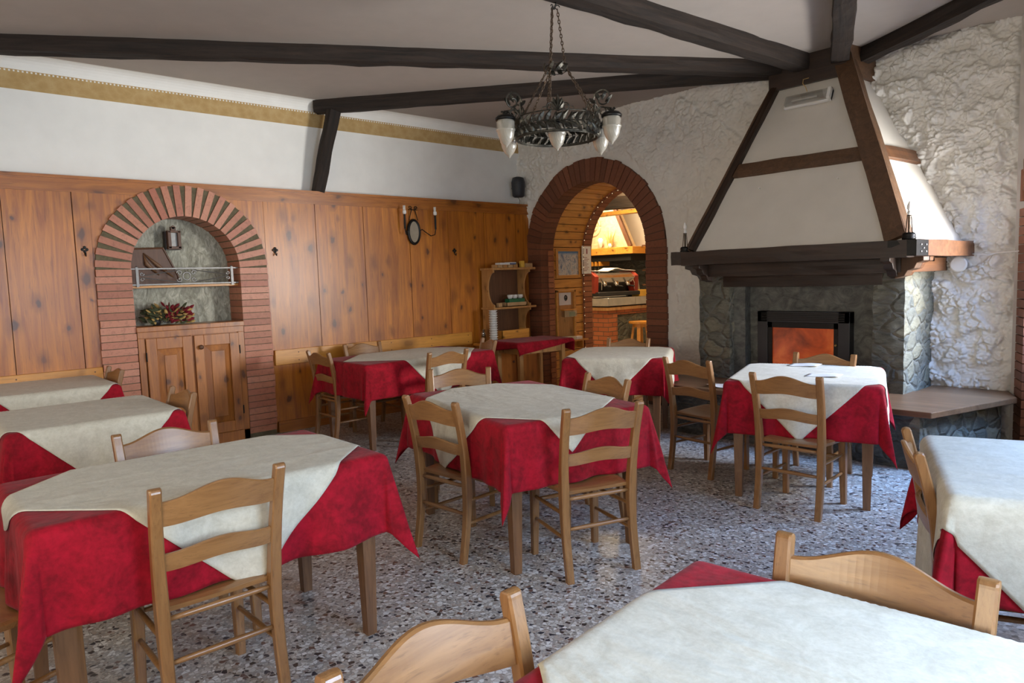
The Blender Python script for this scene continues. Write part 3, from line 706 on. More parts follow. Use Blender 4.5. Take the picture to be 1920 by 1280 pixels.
# timber under mantel
def fbeam(name, p, q, w, h, m, **kw):
    o = add_beam(name, p, q, w, h, m, parent=fp, **kw); return o
kw = dict(amp=0.004, round_=0.08)
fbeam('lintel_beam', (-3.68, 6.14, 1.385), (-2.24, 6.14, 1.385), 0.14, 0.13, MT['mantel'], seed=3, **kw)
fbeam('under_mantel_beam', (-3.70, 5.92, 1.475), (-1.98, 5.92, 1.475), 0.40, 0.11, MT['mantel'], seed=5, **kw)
mb = MB(); mb.box(-2.14, -1.96, 5.75, 6.72, 1.42, 1.53); u = part('side_ledge', mb, MT['mantel_lit'], fp, bevel=0.004)
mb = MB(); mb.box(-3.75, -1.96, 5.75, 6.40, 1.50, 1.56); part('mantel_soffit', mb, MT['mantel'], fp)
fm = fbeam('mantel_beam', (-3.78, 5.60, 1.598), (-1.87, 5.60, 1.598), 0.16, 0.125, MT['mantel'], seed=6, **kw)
o = fbeam('side_mantel_beam', (-1.88, 5.66, 1.598), (-1.84, 6.74, 1.598), 0.12, 0.122, MT['mantel_lit'], seed=7, **kw); o['label'] = 'right mantel beam, painted lighter orange-brown where lit'
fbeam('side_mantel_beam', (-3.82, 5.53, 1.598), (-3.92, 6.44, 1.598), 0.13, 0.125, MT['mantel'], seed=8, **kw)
mb = MB(); mb.box(-1.825, -1.806, 5.53, 5.76, 1.54, 1.655); mb.box(-2.0, -1.806, 5.515, 5.53, 1.54, 1.655)
ir = part('corner_iron_plate', mb, MT['iron'], fp)
mb = MB()
for q in ((5.60, 1.57), (5.60, 1.62), (5.70, 1.57), (5.70, 1.62), (5.65, 1.595)): mb.lathe([(0.009, 0), (0.007, 0.008), (0.001, 0.011)], n=8, T=Matrix.Translation((-1.806, q[0], q[1])) @ Matrix.Rotation(PI / 2, 4, 'Y'))
part('bolts', mb, MT['greyiron'], ir)
# corbels (scrolled brackets)
def corbel(x, y, dirv, w=0.07, m=None):
    prof = [(0, 0), (0.22, 0), (0.22, -0.03), (0.17, -0.045), (0.15, -0.085), (0.10, -0.10), (0.075, -0.14), (0.03, -0.15), (0, -0.16)]
    d = Vector(dirv).normalized(); s_ = V(-d.y, d.x, 0) * w / 2; b = V(x, y, 1.535); mb = MB(); n = len(prof)
    vs = [b + d * a + V(0, 0, z) - s_ for a, z in prof] + [b + d * a + V(0, 0, z) + s_ for a, z in prof]
    mb.add(vs, [tuple(range(n)), tuple(reversed(range(n, 2 * n)))] + [(i, n + i, n + (i + 1) % n, (i + 1) % n) for i in range(n)])
    part('corbel', mb, m or MT['mantel'], fp, bevel=0.004)
corbel(-2.04, 5.80, (0, -1, 0)); corbel(-2.02, 5.78, (1, -0.25, 0), m=MT['hoodbeam']); corbel(-3.66, 5.80, (0, -1, 0)); corbel(-3.70, 5.85, (-1, -0.2, 0)); corbel(-2.06, 5.95, (0.9, 0, 0), m=MT['mantel_lit'])
# hood shell
A = [V(-3.74, 5.62, 1.66), V(-1.92, 5.62, 1.66), V(-1.85, 6.76, 1.66), V(-3.95, 6.5, 1.66)]
B = [V(-3.29, 6.36, 3.16), V(-2.66, 6.36, 3.16), V(-2.63, 6.76, 3.16), V(-3.32, 6.5, 3.16)]
up_ = [V(-3.26, 6.40, ZC), V(-2.64, 6.40, ZC), V(-2.60, 6.76, ZC), V(-3.32, 6.5, ZC)]
mb = MB(); mb.loft([A, B, up_]); hood = part('hood', mb, MT['hood'], fp)
hk = dict(amp=0.004, round_=0.06)
def hb(p, q, w, h, nrm, seed, m='hoodbeam', lift=0.012, name='hood_timber'):
    nrm = Vector(nrm).normalized(); return fbeam(name, Vector(p) + nrm * lift, Vector(q) + nrm * lift, w, h, MT[m], up=nrm, seed=seed, **hk)
nf = (A[1] - A[0]).cross(B[0] - A[0]).normalized(); nf = nf if nf.y < 0 else -nf
nr = (A[2] - A[1]).cross(B[1] - A[1]).normalized(); nr = nr if nr.x > 0 else -nr
hb(A[1] + V(-0.055, 0, 0), B[1] + V(-0.03, 0, 0.12), 0.15, 0.045, nf, 11)
hb(A[1] + V(0.0, 0.05, 0), B[1] + V(0.0, 0.03, 0.12), 0.11, 0.045, nr, 12)
hb(A[0] + V(0.02, 0, 0), B[0] + V(0.03, 0, 0.02), 0.06, 0.07, nf, 13, 'mantel')
hb(A[0] + V(-0.02, 0.02, 0), B[0] + V(0.0, 0.02, 0.02), 0.09, 0.05, (-1, -0.3, 0.2), 14)
def lerp(a, b, t): return a + (b - a) * t
t0 = 0.475
hb(lerp(A[0], B[0], t0), lerp(A[1], B[1], t0), 0.125, 0.04, nf, 15)
o = hb(lerp(A[1], B[1], t0), lerp(A[2], B[2], t0), 0.12, 0.04, nr, 16, 'mantel_lit')
hb(B[0] + V(-0.04, -0.015, 0.075), B[1] + V(0.03, -0.015, 0.075), 0.27, 0.09, (0, -1, 0), 18, 'mantel')
hb(B[1] + V(0.0, -0.02, 0.075), B[2] + V(0.02, 0, 0.075), 0.27, 0.07, (1, 0, 0), 19, 'hoodbeam')
# nails
mb = MB()
for x, t in ((-3.19, 0.335), (-2.51, 0.335)):
    p = lerp(A[0], B[0], t); p = V(x, p.y, p.z + 0.02); mb.tube([p, p + nf * 0.02], [0.003, 0.007], 6)
part('nails', mb, MT['white'], hood)

# emergency light on the hood
p = lerp(A[0], B[0], 0.84); base = V(-2.93, p.y, p.z + 0.02) + nf * 0.03
em = thing('emergency_light', 'white rectangular emergency light fixed high on the fireplace hood', 'light', base)
T, L = frame(base - V(0.21, 0, 0), base + V(0.21, 0, 0), nf)
mb = MB(); mb.cbox(0, L, -0.055, 0.055, -0.03, 0.0, 0.004, T); part('base_plate', mb, MT['white'], em)
mb = MB(); mb.cbox(0.012, L - 0.03, -0.048, 0.048, 0.0, 0.035, 0.008, T); part('clear_cover', mb, MT['tumbler'], em)
mb = MB(); mb.cbox(0.07, 0.30, -0.008, 0.008, 0.006, 0.02, 0.003, T); part('tube_lamp', mb, MT['bulb'], em)
mb = MB(); mb.cbox(L - 0.03, L, -0.055, 0.055, -0.03, 0.038, 0.006, T); part('end_cap', mb, MT['white'], em)
mb = MB(); b0 = base + V(0, -0.01, 0.06); mb.tube([b0, b0 + V(-0.01, -0.01, 0.04), b0 + V(-0.03, -0.02, 0.07), b0 + V(-0.035, 0.0, 0.11), b0 + V(0.0, 0.03, 0.12)], 0.003, 6); part('wire', mb, MT['dyel'], em)
# junction cover and cable
mb = MB(); mb.lathe([(0.065, 0), (0.065, 0.01), (0.055, 0.016)], n=28, T=Matrix.Translation((-1.865, 6.675, 1.47)) @ Matrix.Rotation(PI / 2, 4, 'X'))
one('junction_cover', mb, MT['white'], 'round white cover plate on the rough white wall below the mantel end', 'cover plate', (-1.865, 6.73, 1.47))
mb = MB(); mb.tube([(-1.80, 6.70, 1.55), (-1.72, 6.69, 1.545), (-1.66, 6.685, 1.535), (-1.60, 6.685, 1.55), (-1.50, 6.685, 1.555), (-1.42, 6.68, 1.56)], 0.006, 6)
one('cable', mb, MT['white'], 'thin white cable running along the rough wall from the mantel end', 'cable', (-1.6, 6.70, 1.55), smooth=True)

# candle lamps on the mantel
def candle_lamp(loc, label):
    t = thing('candle_lamp', label, 'lamp', loc, 0, 'electric candle lamps on the mantel')
    mb = MB(); mb.lathe([(0.045, 0), (0.047, 0.012), (0.042, 0.018), (0.045, 0.03), (0.04, 0.045), (0.028, 0.05)], n=18); mb.build('base', MT['iron'], t, smooth=True)
    mb = MB()
    for k in range(4):
        a = k * PI / 2 + 0.4; mb.tube([(0.022 * math.cos(a), 0.022 * math.sin(a), 0.045), (0.012 * math.cos(a), 0.012 * math.sin(a), 0.17)], 0.0035, 6)
    mb.tube([(0, 0, 0.04), (0, 0, 0.17)], 0.008, 8); mb.ring((0, 0, 0.17), 0.014, 0.004, 12, 6); mb.build('stem', MT['chainm'], t)
    mb = MB(); mb.lathe([(0.014, 0.165), (0.014, 0.20), (0.009, 0.205)], n=12); s = mb.build('socket', MT['white'], t, smooth=True)
    mb = MB(); mb.lathe([(0.009, 0.205), (0.018, 0.222), (0.017, 0.24), (0.006, 0.268), (0.001, 0.275)], n=14); mb.build('bulb', MT['bulb'], t, smooth=True)
    return t
candle_lamp((-1.885, 5.60, 1.66), 'electric candle lamp standing on the right front corner of the mantel')
candle_lamp((-3.80, 5.62, 1.66), 'electric candle lamp standing at the far left end of the mantel')

# ------------------------------------------------------------------ chairs
def make_chair(label):
    t = thing('dining_chair', label, 'chair', (0, 0, 0), 0, 'honey wood ladder-back chairs')
    W = 0.20
    def ypost(z):   # centre line of rear post
        if z < 0.40: return -0.235 + 0.045 * math.sin(PI / 2 * z / 0.40)
        u = (z - 0.40) / 0.45; return -0.19 - 0.02 * u - 0.055 * u * u
    def xs(z): return W - 0.012 + 0.014 * max(0, (z - 0.4)) / 0.45
    # saddle seat
    mb = MB(); n = 22; m_ = 16
    def outline(v):   # half width at depth v (0 back .. 1 front)
        return 0.172 + 0.035 * math.sin(PI * 0.5 * min(1, v * 1.25)) * (1 - 0.5 * max(0, v - 0.85) / 0.15)
    top, bot = [], []
    for j in range(m_ + 1):
        v = j / m_; y = -0.185 + 0.40 * v
        for i in range(n + 1):
            u = -1 + 2 * i / n; x = u * outline(v)
            yy = y + 0.018 * (1 - u * u) * (v ** 3)
            e = min(1, (1 - abs(u)) * 6, (1 - v) * 6 + 0.0, v * 8)
            z = 0.445 - 0.013 * (1 - u * u) * math.sin(PI * min(1, v * 0.95 + 0.1)) - 0.009 * (1 - max(0, e)) ** 2
            top.append((x, yy, z)); bot.append((x * 0.985, yy * 0.985, 0.417))
    fs = []; K = (n + 1) * (m_ + 1)
    for j in range(m_):
        for i in range(n):
            a = j * (n + 1) + i; fs.append((a, a + 1, a + n + 2, a + n + 1)); fs.append((K + a, K + a + n + 1, K + a + n + 2, K + a + 1))
    bd = [i for i in range(n + 1)] + [j * (n + 1) + n for j in range(1, m_ + 1)] + [m_ * (n + 1) + i for i in range(n - 1, -1, -1)] + [j * (n + 1) for j in range(m_ - 1, 0, -1)]
    for a, b in zip(bd, bd[1:] + bd[:1]): fs.append((a, K + a, K + b, b))
    mb.add(top + bot, fs); mb.build('seat', MT['chairx'], t, smooth=False)
    # rear posts
    for s_ in (-1, 1):
        mb = MB(); rings = []
        for k in range(29):
            z = 0.84 * k / 28; y = ypost(z); w = 0.0205 - 0.002 * abs(z - 0.42) / 0.42; d = 0.0175 + 0.006 * math.exp(-((z - 0.42) / 0.12) ** 2)
            x = s_ * xs(z)
            if z > 0.815: d *= 0.999
            c = 0.005
            rings.append([(x - w + c, y - d, z), (x + w - c, y - d, z), (x + w, y - d + c, z), (x + w, y + d - c, z), (x + w - c, y + d, z), (x - w + c, y + d, z), (x - w, y + d - c, z), (x - w, y - d + c, z)])
        yt = ypost(0.84)
        for kk, (dz, sc_) in enumerate(((0.006, 0.93), (0.011, 0.78), (0.014, 0.5), (0.015, 0.2))):
            x = s_ * xs(0.84); rings.append([(x + (px - x) * (1 if sc_ > .6 else .95), yt + (py - yt) * sc_, 0.84 + dz) for px, py, pz in rings[28]])
        mb.loft(rings); mb.build('back_leg', MT['chair'], t)
        mb = MB(); rings = []
        for k in range(9):
            z = 0.418 * k / 8; w = 0.0165 + 0.0055 * (z / 0.418); x = s_ * (0.178 + 0.006 * (1 - z / 0.418)); y = 0.168 + 0.01 * (1 - z / 0.418); c = 0.004
            rings.append([(x - w + c, y - w, z), (x + w - c, y - w, z), (x + w, y - w + c, z), (x + w, y + w - c, z), (x + w - c, y + w, z), (x - w + c, y + w, z), (x - w, y + w - c, z), (x - w, y - w + c, z)])
        mb.loft(rings); mb.build('front_leg', MT['chair'], t)
    # slats, curved in plan and arched in elevation
    def slat(name, zb, zt, hb_, ht, bow):
        mb = MB(); n = 24; rings = []; X = xs((zb + zt) / 2) - 0.010
        for i in range(n + 1):
            u = -1 + 2 * i / n; x = u * X; b = bow * (1 - u * u)
            rise = 0.5 * (1 + math.cos(PI * min(1, abs(u) * 1.06)))
            z0, z1 = zb + hb_ * rise, zt + ht * rise; r = []
            for y_, z_ in ((-0.009, z0), (0.009, z0), (0.009, z1 - 0.005), (0.004, z1), (-0.004, z1), (-0.009, z1 - 0.005)):
                r.append((x, ypost(z_) + y_ - b, z_))
            rings.append(r)
        mb.loft(rings); mb.build(name, MT['chairx'], t)
    slat('crest_rail', 0.722, 0.806, 0.016, 0.042, 0.026); slat('back_slat', 0.566, 0.625, 0.014, 0.022, 0.022)
    def st(p, q, r=0.0105):
        mb = MB(); p, q = Vector(p), Vector(q); pts = [p + (q - p) * k / 6 for k in range(7)]
        mb.tube(pts, [r * (0.75 + 0.35 * math.sin(PI * k / 6)) for k in range(7)], 8); mb.build('stretcher', MT['chairx'], t, smooth=True)
    st((-0.18, ypost(0.397), 0.397), (0.18, ypost(0.397), 0.397), 0.011)
    st((-0.18, ypost(0.25), 0.25), (0.18, ypost(0.25), 0.25), 0.011)
    st((-0.178, 0.17, 0.30), (0.178, 0.17, 0.30), 0.011)
    for s_ in (-1, 1):
        for z in (0.20, 0.32): st((s_ * 0.184, ypost(z), z), (s_ * 0.180, 0.172, z), 0.010)
    return t
chair0 = None
def chair(mx, my, ang, label):
    """mx,my: middle of the backrest top; ang: direction the sitter faces (deg)"""
    global chair0
    a = math.radians(ang); fx, fy = math.cos(a), math.sin(a)
    c = make_chair(label) if chair0 is None else copy_tree(chair0)
    if chair0 is None: chair0 = c
    c.location = (mx + 0.262 * fx, my + 0.262 * fy, 0); c.rotation_euler = (0, 0, a - PI / 2); c['label'] = label
    return c
chair(-2.345, 0.80, 180, 'chair with its back to the camera, pushed to the big front left table')
chair(-3.37, 0.93, 0, 'chair across the big front left table, only its crest rail showing above the cloth')
chair(-2.76, -0.05, 113, 'chair showing only legs beneath the red cloth in the bottom left corner')
chair(-6.00, 3.00, 90, 'chair at the left end of the long table by the panelled wall')
chair(-6.45, 3.72, 0, 'chair between the panelled wall and the long back table')
chair(-4.97, 3.72, 180, 'chair on the near side of the long back table')
chair(-5.55, 4.68, 248, 'chair at the right end of the long back table, beside the red-draped console')
chair(-3.90, 3.01, -38, 'chair at the far left corner of the centre table')
chair(-3.02, 2.125, 94, 'chair at the left end of the centre table, ivory cloth tip behind its slats')
chair(-2.185, 2.545, 161, 'chair with its back to the camera at the near side of the centre table')
chair(-2.81, 3.31, 257, 'chair between the centre table and the small table by the archway')
chair(-4.33, 5.43, 288, 'chair right in front of the brick archway, behind the small ivory-topped table')
chair(-2.91, 4.305, 83, 'empty chair facing the fireside bench, left of the table by the fireplace')
chair(-1.99, 3.95, 93, 'chair with its back to the camera at the table by the fireplace')
chair(-2.27, 5.10, 276, 'chair between the glowing stove and the table by the fireplace')
chair(-0.885, 2.70, 24, 'chair seen edge-on at the left side of the white table on the right')
chair(-0.575, 1.56, 274, 'chair on the far side of the white table in the bottom right corner')
chair(-1.01, 0.69, 2, 'chair cut by the bottom edge, left of the white table in the bottom right corner')
chair(-4.57, 1.37, 270, 'chair at the right end of the middle left table, in front of the cabinet doors')
chair(-6.33, 1.40, 270, 'chair at the right end of the farthest left table, in front of the brick pillar')

# ------------------------------------------------------------------ tables with cloths
def drape_map(L, W, top, seed, flare=0.045, cflare=0.26, amp=0.045):
    hl, hw = L / 2, W / 2
    def f(s_, t_, off):
        cx, cy = max(-hl, min(hl, s_)), max(-hw, min(hw, t_)); vx, vy = s_ - cx, t_ - cy; d = math.hypot(vx, vy)
        sag = 0.0015 * noise.noise(V(s_ * 3 + seed, t_ * 3, seed))
        if d < 1e-6: return V(cx, cy, top + off + sag)
        nx, ny = vx / d, vy / d; ang = math.atan2(vy, vx)
        corner = min(abs(nx), abs(ny)) * 1.414
        r = 0.030
        if d < r * PI / 2: h, g = r * math.sin(d / r), r * (1 - math.cos(d / r))
        else: h, g = r, r + (d - r * PI / 2)
        k = max(0, g - r)
        nn = noise.noise(V(cx * 6.5 + seed * 3, cy * 6.5, ang * 2.6 + seed))
        fl = flare * (0.7 + 0.6 * nn) + (cflare - flare) * corner ** 1.5
        fold = amp * min(1, k / 0.22) * nn * (1 - 0.5 * corner)
        # cloth corner collapses into a narrow fold: swing direction towards the diagonal
        out = h + k * fl + fold
        zz = top + sag * 0 - g * math.sqrt(max(0.2, 1 - fl * fl)) + off * (1 - min(1, g / r))
        out += off * min(1, g / r)
        return V(cx + nx * out, cy + ny * out, zz)
    return f
def cloth(name, m, label, cat, loc, rz, fmap, a, b, rot, ox=0, oy=0, off=0.0, group=None, res=0.013, round_=0.0, seed=0):
    n, k = max(4, int(a / res)), max(4, int(b / res)); res0 = res; ca, sa = math.cos(rot), math.sin(rot); vs, fs = [], []
    for i in range(n + 1):
        for j in range(k + 1):
            u, v = -a / 2 + a * i / n, -b / 2 + b * j / k
            if round_:
                eu, ev = a / 2 - abs(u), b / 2 - abs(v)
                if eu < round_ and ev < round_:
                    dx, dy = round_ - eu, round_ - ev; mx_ = max(dx, dy); h = math.hypot(dx, dy)
                    if h > 0: u -= math.copysign(dx - dx / h * mx_, u); v -= math.copysign(dy - dy / h * mx_, v)
            vs.append(fmap(ca * u - sa * v + ox, sa * u + ca * v + oy, off))
    for i in range(n):
        for j in range(k): q = i * (k + 1) + j; fs.append((q, q + k + 1, q + k + 2, q + 1))
    base = Vector(loc); mb = MB(); mb.add([p - V(0, 0, base.z) for p in vs], fs)
    o = mb.build(name, m, None, smooth=True); o.location = loc; o.rotation_euler = (0, 0, rz)
    sd = o.modifiers.new('hem', 'SOLIDIFY'); sd.thickness = 0.0022; sd.offset = 0
    return tag(o, label, cat, group)
def table(cx, cy, ang, L, W, name, topper=(1.10, 45, 0, 0), over=0.32, seed=0, rot=0.0, legm='tablew', rnd=0.0, over2=None, tw=None, cfl=0.26):
    rz = math.radians(ang); top = 0.765
    t = thing('dining_table', 'wooden dining table under red and ivory cloths, ' + name, 'table', (cx, cy, 0), rz, 'cloth-covered dining tables')
    mb = MB(); mb.cbox(-L / 2 + 0.004, L / 2 - 0.004, -W / 2 + 0.004, W / 2 - 0.004, 0.735, top - 0.004, 0.004); mb.build('tabletop', MT[legm], t)
    mb = MB(); i_ = 0.06
    mb.box(-L / 2 + i_, L / 2 - i_, -W / 2 + i_, -W / 2 + i_ + 0.02, 0.65, 0.735); mb.box(-L / 2 + i_, L / 2 - i_, W / 2 - i_ - 0.02, W / 2 - i_, 0.65, 0.735)
    mb.box(-L / 2 + i_, -L / 2 + i_ + 0.02, -W / 2 + i_, W / 2 - i_, 0.65, 0.735); mb.box(L / 2 - i_ - 0.02, L / 2 - i_, -W / 2 + i_, W / 2 - i_, 0.65, 0.735); mb.build('apron', MT[legm], t)
    for sx in (-1, 1):
        for sy in (-1, 1):
            mb = MB(); X, Y = sx * (L / 2 - 0.055), sy * (W / 2 - 0.055)
            mb.loft([[(X + dx * w, Y + dy * w, z) for dx, dy in ((-1, -1), (1, -1), (1, 1), (-1, 1))] for z, w in ((0, 0.021), (0.62, 0.034), (0.735, 0.034))]); mb.build('leg', MT[legm], t)
    f = drape_map(L, W, top, seed, cflare=cfl)
    ov2 = over if over2 is None else over2
    cloth('red_tablecloth', MT['red'], 'red damask tablecloth on ' + name, 'tablecloth', (cx, cy, top), rz, f, L + 2 * over, W + 2 * ov2, math.radians(rot), off=0.003, group='red damask tablecloths')
    if topper:
        s_, r_, ox, oy = topper
        cloth('ivory_topper', MT['ivory'], 'ivory square cloth laid diagonally over ' + name, 'tablecloth', (cx, cy, top), rz, f, s_, tw or s_, math.radians(r_), ox, oy, 0.0085, group='ivory cloths over the red tablecloths', round_=rnd)
table(-2.845, 0.90, 90, 1.19, 0.70, 'the big front left table', (1.06, 45, 0.02, 0.0), seed=1, over=0.34, rnd=0.10, cfl=0.30)
table(-4.73, 0.865, 90, 0.81, 0.82, 'the middle left table', (1.12, 45, 0.0, 0.0), seed=2)
table(-6.33, 0.91, 90, 0.80, 0.82, 'the farthest left table against the panelled wall', (1.12, 45, 0, 0), seed=3, over=0.30)
table(-5.72, 3.80, 91, 1.42, 0.80, 'the long back table beside the panelled wall', (1.10, 45, 0.06, -0.02), seed=4)
table(-3.00, 2.75, -12.5, 1.20, 0.84, 'the centre table', (1.10, 41, 0.01, -0.03), seed=5, over=0.34)
table(-4.07, 4.99, 31, 0.82, 0.92, 'the small table in front of the archway', (1.10, 45, 0.0, -0.02), seed=6)
table(-2.17, 4.62, 20, 0.86, 0.90, 'the table by the fireplace', (1.16, 45, 0, 0), seed=7, over=0.35)
table(-0.425, 2.94, 22, 0.84, 0.84, 'the right-hand table', (1.24, 45, -0.07, -0.05), seed=8, over=0.33)
table(-0.30, 1.105, 6, 1.20, 0.80, 'the table in the bottom right corner', (1.09, 47, -0.03, 0.0), seed=9, over=0.33)

# papers
def sheet(loc, w, d, ang, label, group=None, name='paper_sheet', m='paper', curl=0.004):
    mb = MB(); n = 8; vs = []
    for i in range(n + 1):
        for j in range(n + 1): x, y = -w / 2 + w * i / n, -d / 2 + d * j / n; vs.append((x, y, curl * (1 + math.sin(x * 20 + y * 9)) + 0.001))
    fs = [(i * (n + 1) + j, (i + 1) * (n + 1) + j, (i + 1) * (n + 1) + j + 1, i * (n + 1) + j + 1) for i in range(n) for j in range(n)]
    mb.add(vs, fs); o = mb.build(name, MT[m], None, smooth=True); o.location = loc; o.rotation_euler = (0, 0, math.radians(ang))
    sd = o.modifiers.new('t', 'SOLIDIFY'); sd.thickness = 0.001
    return tag(o, label, 'paper', group)
sheet((-2.35, 4.96, 0.776), 0.21, 0.15, 12, 'white paper lying at the far edge of the table by the fireplace')
sheet((-2.02, 4.53, 0.776), 0.21, 0.13, 12, 'white paper lying behind the chair back on the table by the fireplace')
sheet((-3.35, 5.62, 0.444), 0.34, 0.21, 8, 'folded white papers lying on the fireside bench', curl=0.012)

# ------------------------------------------------------------------ chandelier
CX, CY = -3.29, 3.42
ch = thing('chandelier', 'black wrought iron ring chandelier with five frosted glass shades hanging on chains', 'chandelier', (CX, CY, 2.36))
def chp(name, mb, m, parent=ch, smooth=False): return mb.build(name, m, parent, smooth=smooth)
def chain(name, p, q, r=0.007, link=0.030, parent=ch):
    T, L = frame(p, q, (0.3, 0.2, 1)); mb = MB(); n = max(2, int(L / (link * 0.72))); 
    for i in range(n):
        c = L * (i + 0.5) / n; hl = link / 2
        pts = []
        for k in range(9):
            a = 2 * PI * k / 8; x, w = c + hl * math.cos(a), r * math.sin(a)
            pts.append((x, w if i % 2 else 0, 0 if i % 2 else w))
        mb.tube(pts, 0.003, 5, T, cap=False)
    return chp(name, mb, MT['chainm'], parent)
ZB, ZT, RR = 0.01, 0.14, 0.265
for z, r in ((ZB, 0.004), (ZB + 0.012, 0.0025), (ZT, 0.004), (0.075, 0.002)):
    mb = MB(); mb.ring((0, 0, z), RR, r, 48, 6); chp('hoop', mb, MT['antiq'])
mb = MB(); n = 48; mb.loft([[(RR * math.cos(2 * PI * k / n), RR * math.sin(2 * PI * k / n), z) for k in range(n)] for z in (ZB - 0.004, ZB + 0.014)], cap=False); chp('lower_band', mb, MT['antiq'])
mb = MB()
def leaf(mb, c, t, nrm, L, W, n=5):
    t, nrm = Vector(t).normalized(), Vector(nrm).normalized(); s_ = t.cross(nrm); c = Vector(c); vs = []
    for k in range(n + 1):
        u = k / n; w = W * math.sin(PI * min(1, u * 0.92 + 0.04)) ** 0.8; b = 0.012 * math.sin(PI * u)
        vs += [c + t * L * u - s_ * w / 2, c + t * L * u + nrm * (b + 0.004), c + t * L * u + s_ * w / 2]
    fs = []
    for k in range(n): 
        o = k * 3; fs += [(o, o + 1, o + 4, o + 3), (o + 1, o + 2, o + 5, o + 4)]
    mb.add(vs, fs)
nl = 34
for k in range(nl):
    a = 2 * PI * k / nl; nrm = V(math.cos(a), math.sin(a), 0); tg = V(-math.sin(a), math.cos(a), 0)
    for z0, s_ in ((0.075, 1), (0.075, -1)):
        leaf(mb, nrm * (RR + 0.002) + V(0, 0, z0 + random.uniform(-.006, .006)), tg * random.uniform(0.45, 1.0) + V(0, 0, s_ * random.uniform(0.4, 0.8)), nrm, 0.082, 0.034)
        leaf(mb, nrm * (RR + 0.004) + V(0, 0, z0) + tg * 0.02, tg * 0.2 + V(0, 0, s_), nrm, 0.055, 0.022)
lf = chp('leaf_band', mb, MT['antiq']); sm = lf.modifiers.new('t', 'SOLIDIFY'); sm.thickness = 0.002
def scroll(c, R, turns, a0, plane, r=0.005, n=26, taper=0.25, sgn=1):
    u, v = plane; pts = []
    for k in range(n + 1):
        q = k / n; a = a0 + sgn * turns * 2 * PI * q; rr = R * (1 - (1 - taper) * q); pts.append(Vector(c) + u * rr * math.cos(a) + v * rr * math.sin(a))
    return pts
rt = V(0.671, 0.741, 0); fw = V(-0.743, 0.669, 0)
lamp_pos = [rt * -0.335 - fw * 0.17, rt * 0.335 - fw * 0.17, rt * -0.315 + fw * 0.22, rt * 0.315 + fw * 0.22, V(0, 0, 0)]
def shade(pos, zc, parent):
    mb = MB(); mb.lathe([(0.012, 0.025), (0.05, 0.018), (0.066, 0.002), (0.064, -0.012)], (pos.x, pos.y, zc), 20); chp('shade_cap', mb, MT['iron'], parent, True)
    mb = MB(); mb.lathe([(0.050, -0.004), (0.059, -0.025), (0.057, -0.062), (0.062, -0.066), (0.061, -0.076), (0.056, -0.080), (0.050, -0.11), (0.035, -0.143), (0.017, -0.163), (0.010, -0.168), (0.008, -0.177), (0.001, -0.182)], (pos.x, pos.y, zc), 24); chp('glass_shade', mb, MT['frost'], parent, True)
for i, p in enumerate(lamp_pos):
    d = p.normalized() if p.length > 0 else fw * -1; zc = 0.115 if p.length > 0 else 0.115
    arm = MB()
    if p.length > 0:
        b = d * RR; up_v = V(0, 0, 1)
        arm.tube([b + V(0, 0, 0.02), b + V(0, 0, 0.16), b + d * 0.005 + V(0, 0, 0.22)], 0.005, 6)
        c = b + d * 0.055 + V(0, 0, 0.215)
        arm.tube(scroll(c + V(0, 0, 0.01), 0.064, 1.35, PI, (d, up_v), 0.005, taper=0.22, sgn=-1), 0.0055, 6)
        c2 = b + d * 0.05 + V(0, 0, 0.145)
        arm.tube(scroll(c2, 0.036, 1.1, PI * 1.0, (d, up_v), taper=0.3, sgn=-1), 0.0045, 6)
        arm.tube([b + V(0, 0, 0.13), b + d * 0.04 + V(0, 0, 0.175), d * (p.length) + V(0, 0, 0.16), V(p.x, p.y, zc + 0.02)], 0.005, 6)
        a_ = chp('scroll_arm', arm, MT['antiq'])
        lm = MB()
        for k in range(4): leaf(lm, b + d * (0.01 + 0.02 * k) + V(0, 0, 0.20 + 0.02 * math.sin(k)), d * (k - 1.5) + V(0, 0, 1.2), d.cross(V(0, 0, 1)), 0.06, 0.026)
        for k in range(6): aa = k * PI / 3; leaf(lm, V(p.x, p.y, zc + 0.02), V(math.cos(aa), math.sin(aa), 0.7), V(0, 0, 1), 0.035, 0.022)
        chp('leaves', lm, MT['antiq'], a_)
    else:
        arm.tube([V(0, 0, 0.15), V(0, 0, zc + 0.02)], 0.005, 6)
        for k in range(4):
            a = k * PI / 2 + 0.9; arm.tube([V(0, 0, 0.135), V(math.cos(a) * RR, math.sin(a) * RR, 0.13)], 0.004, 6)
        a_ = chp('centre_arm', arm, MT['antiq'])
    shade(p, zc - (0.0 if p.length > 0 else 0.0), a_)
# front fleur ornament
orn = MB(); b = -fw * RR + rt * -0.01
for s_ in (-1, 1):
    orn.tube(scroll(b + rt * s_ * 0.05 + V(0, 0, 0.155), 0.03, 1.0, PI if s_ > 0 else 0, (rt, V(0, 0, 1)), taper=0.3, sgn=-s_), 0.004, 6)
    orn.tube([b + V(0, 0, 0.14), b + rt * s_ * 0.05 + V(0, 0, 0.165), b + rt * s_ * 0.095 + V(0, 0, 0.155), b + rt * s_ * 0.10 + V(0, 0, 0.14)], 0.003, 6)
for k in range(-2, 3): leaf(orn, b + V(0, 0, 0.13), rt * k * 0.35 + V(0, 0, 1), -fw, 0.10 - 0.015 * abs(k), 0.03)
chp('front_ornament', orn, MT['antiq'])
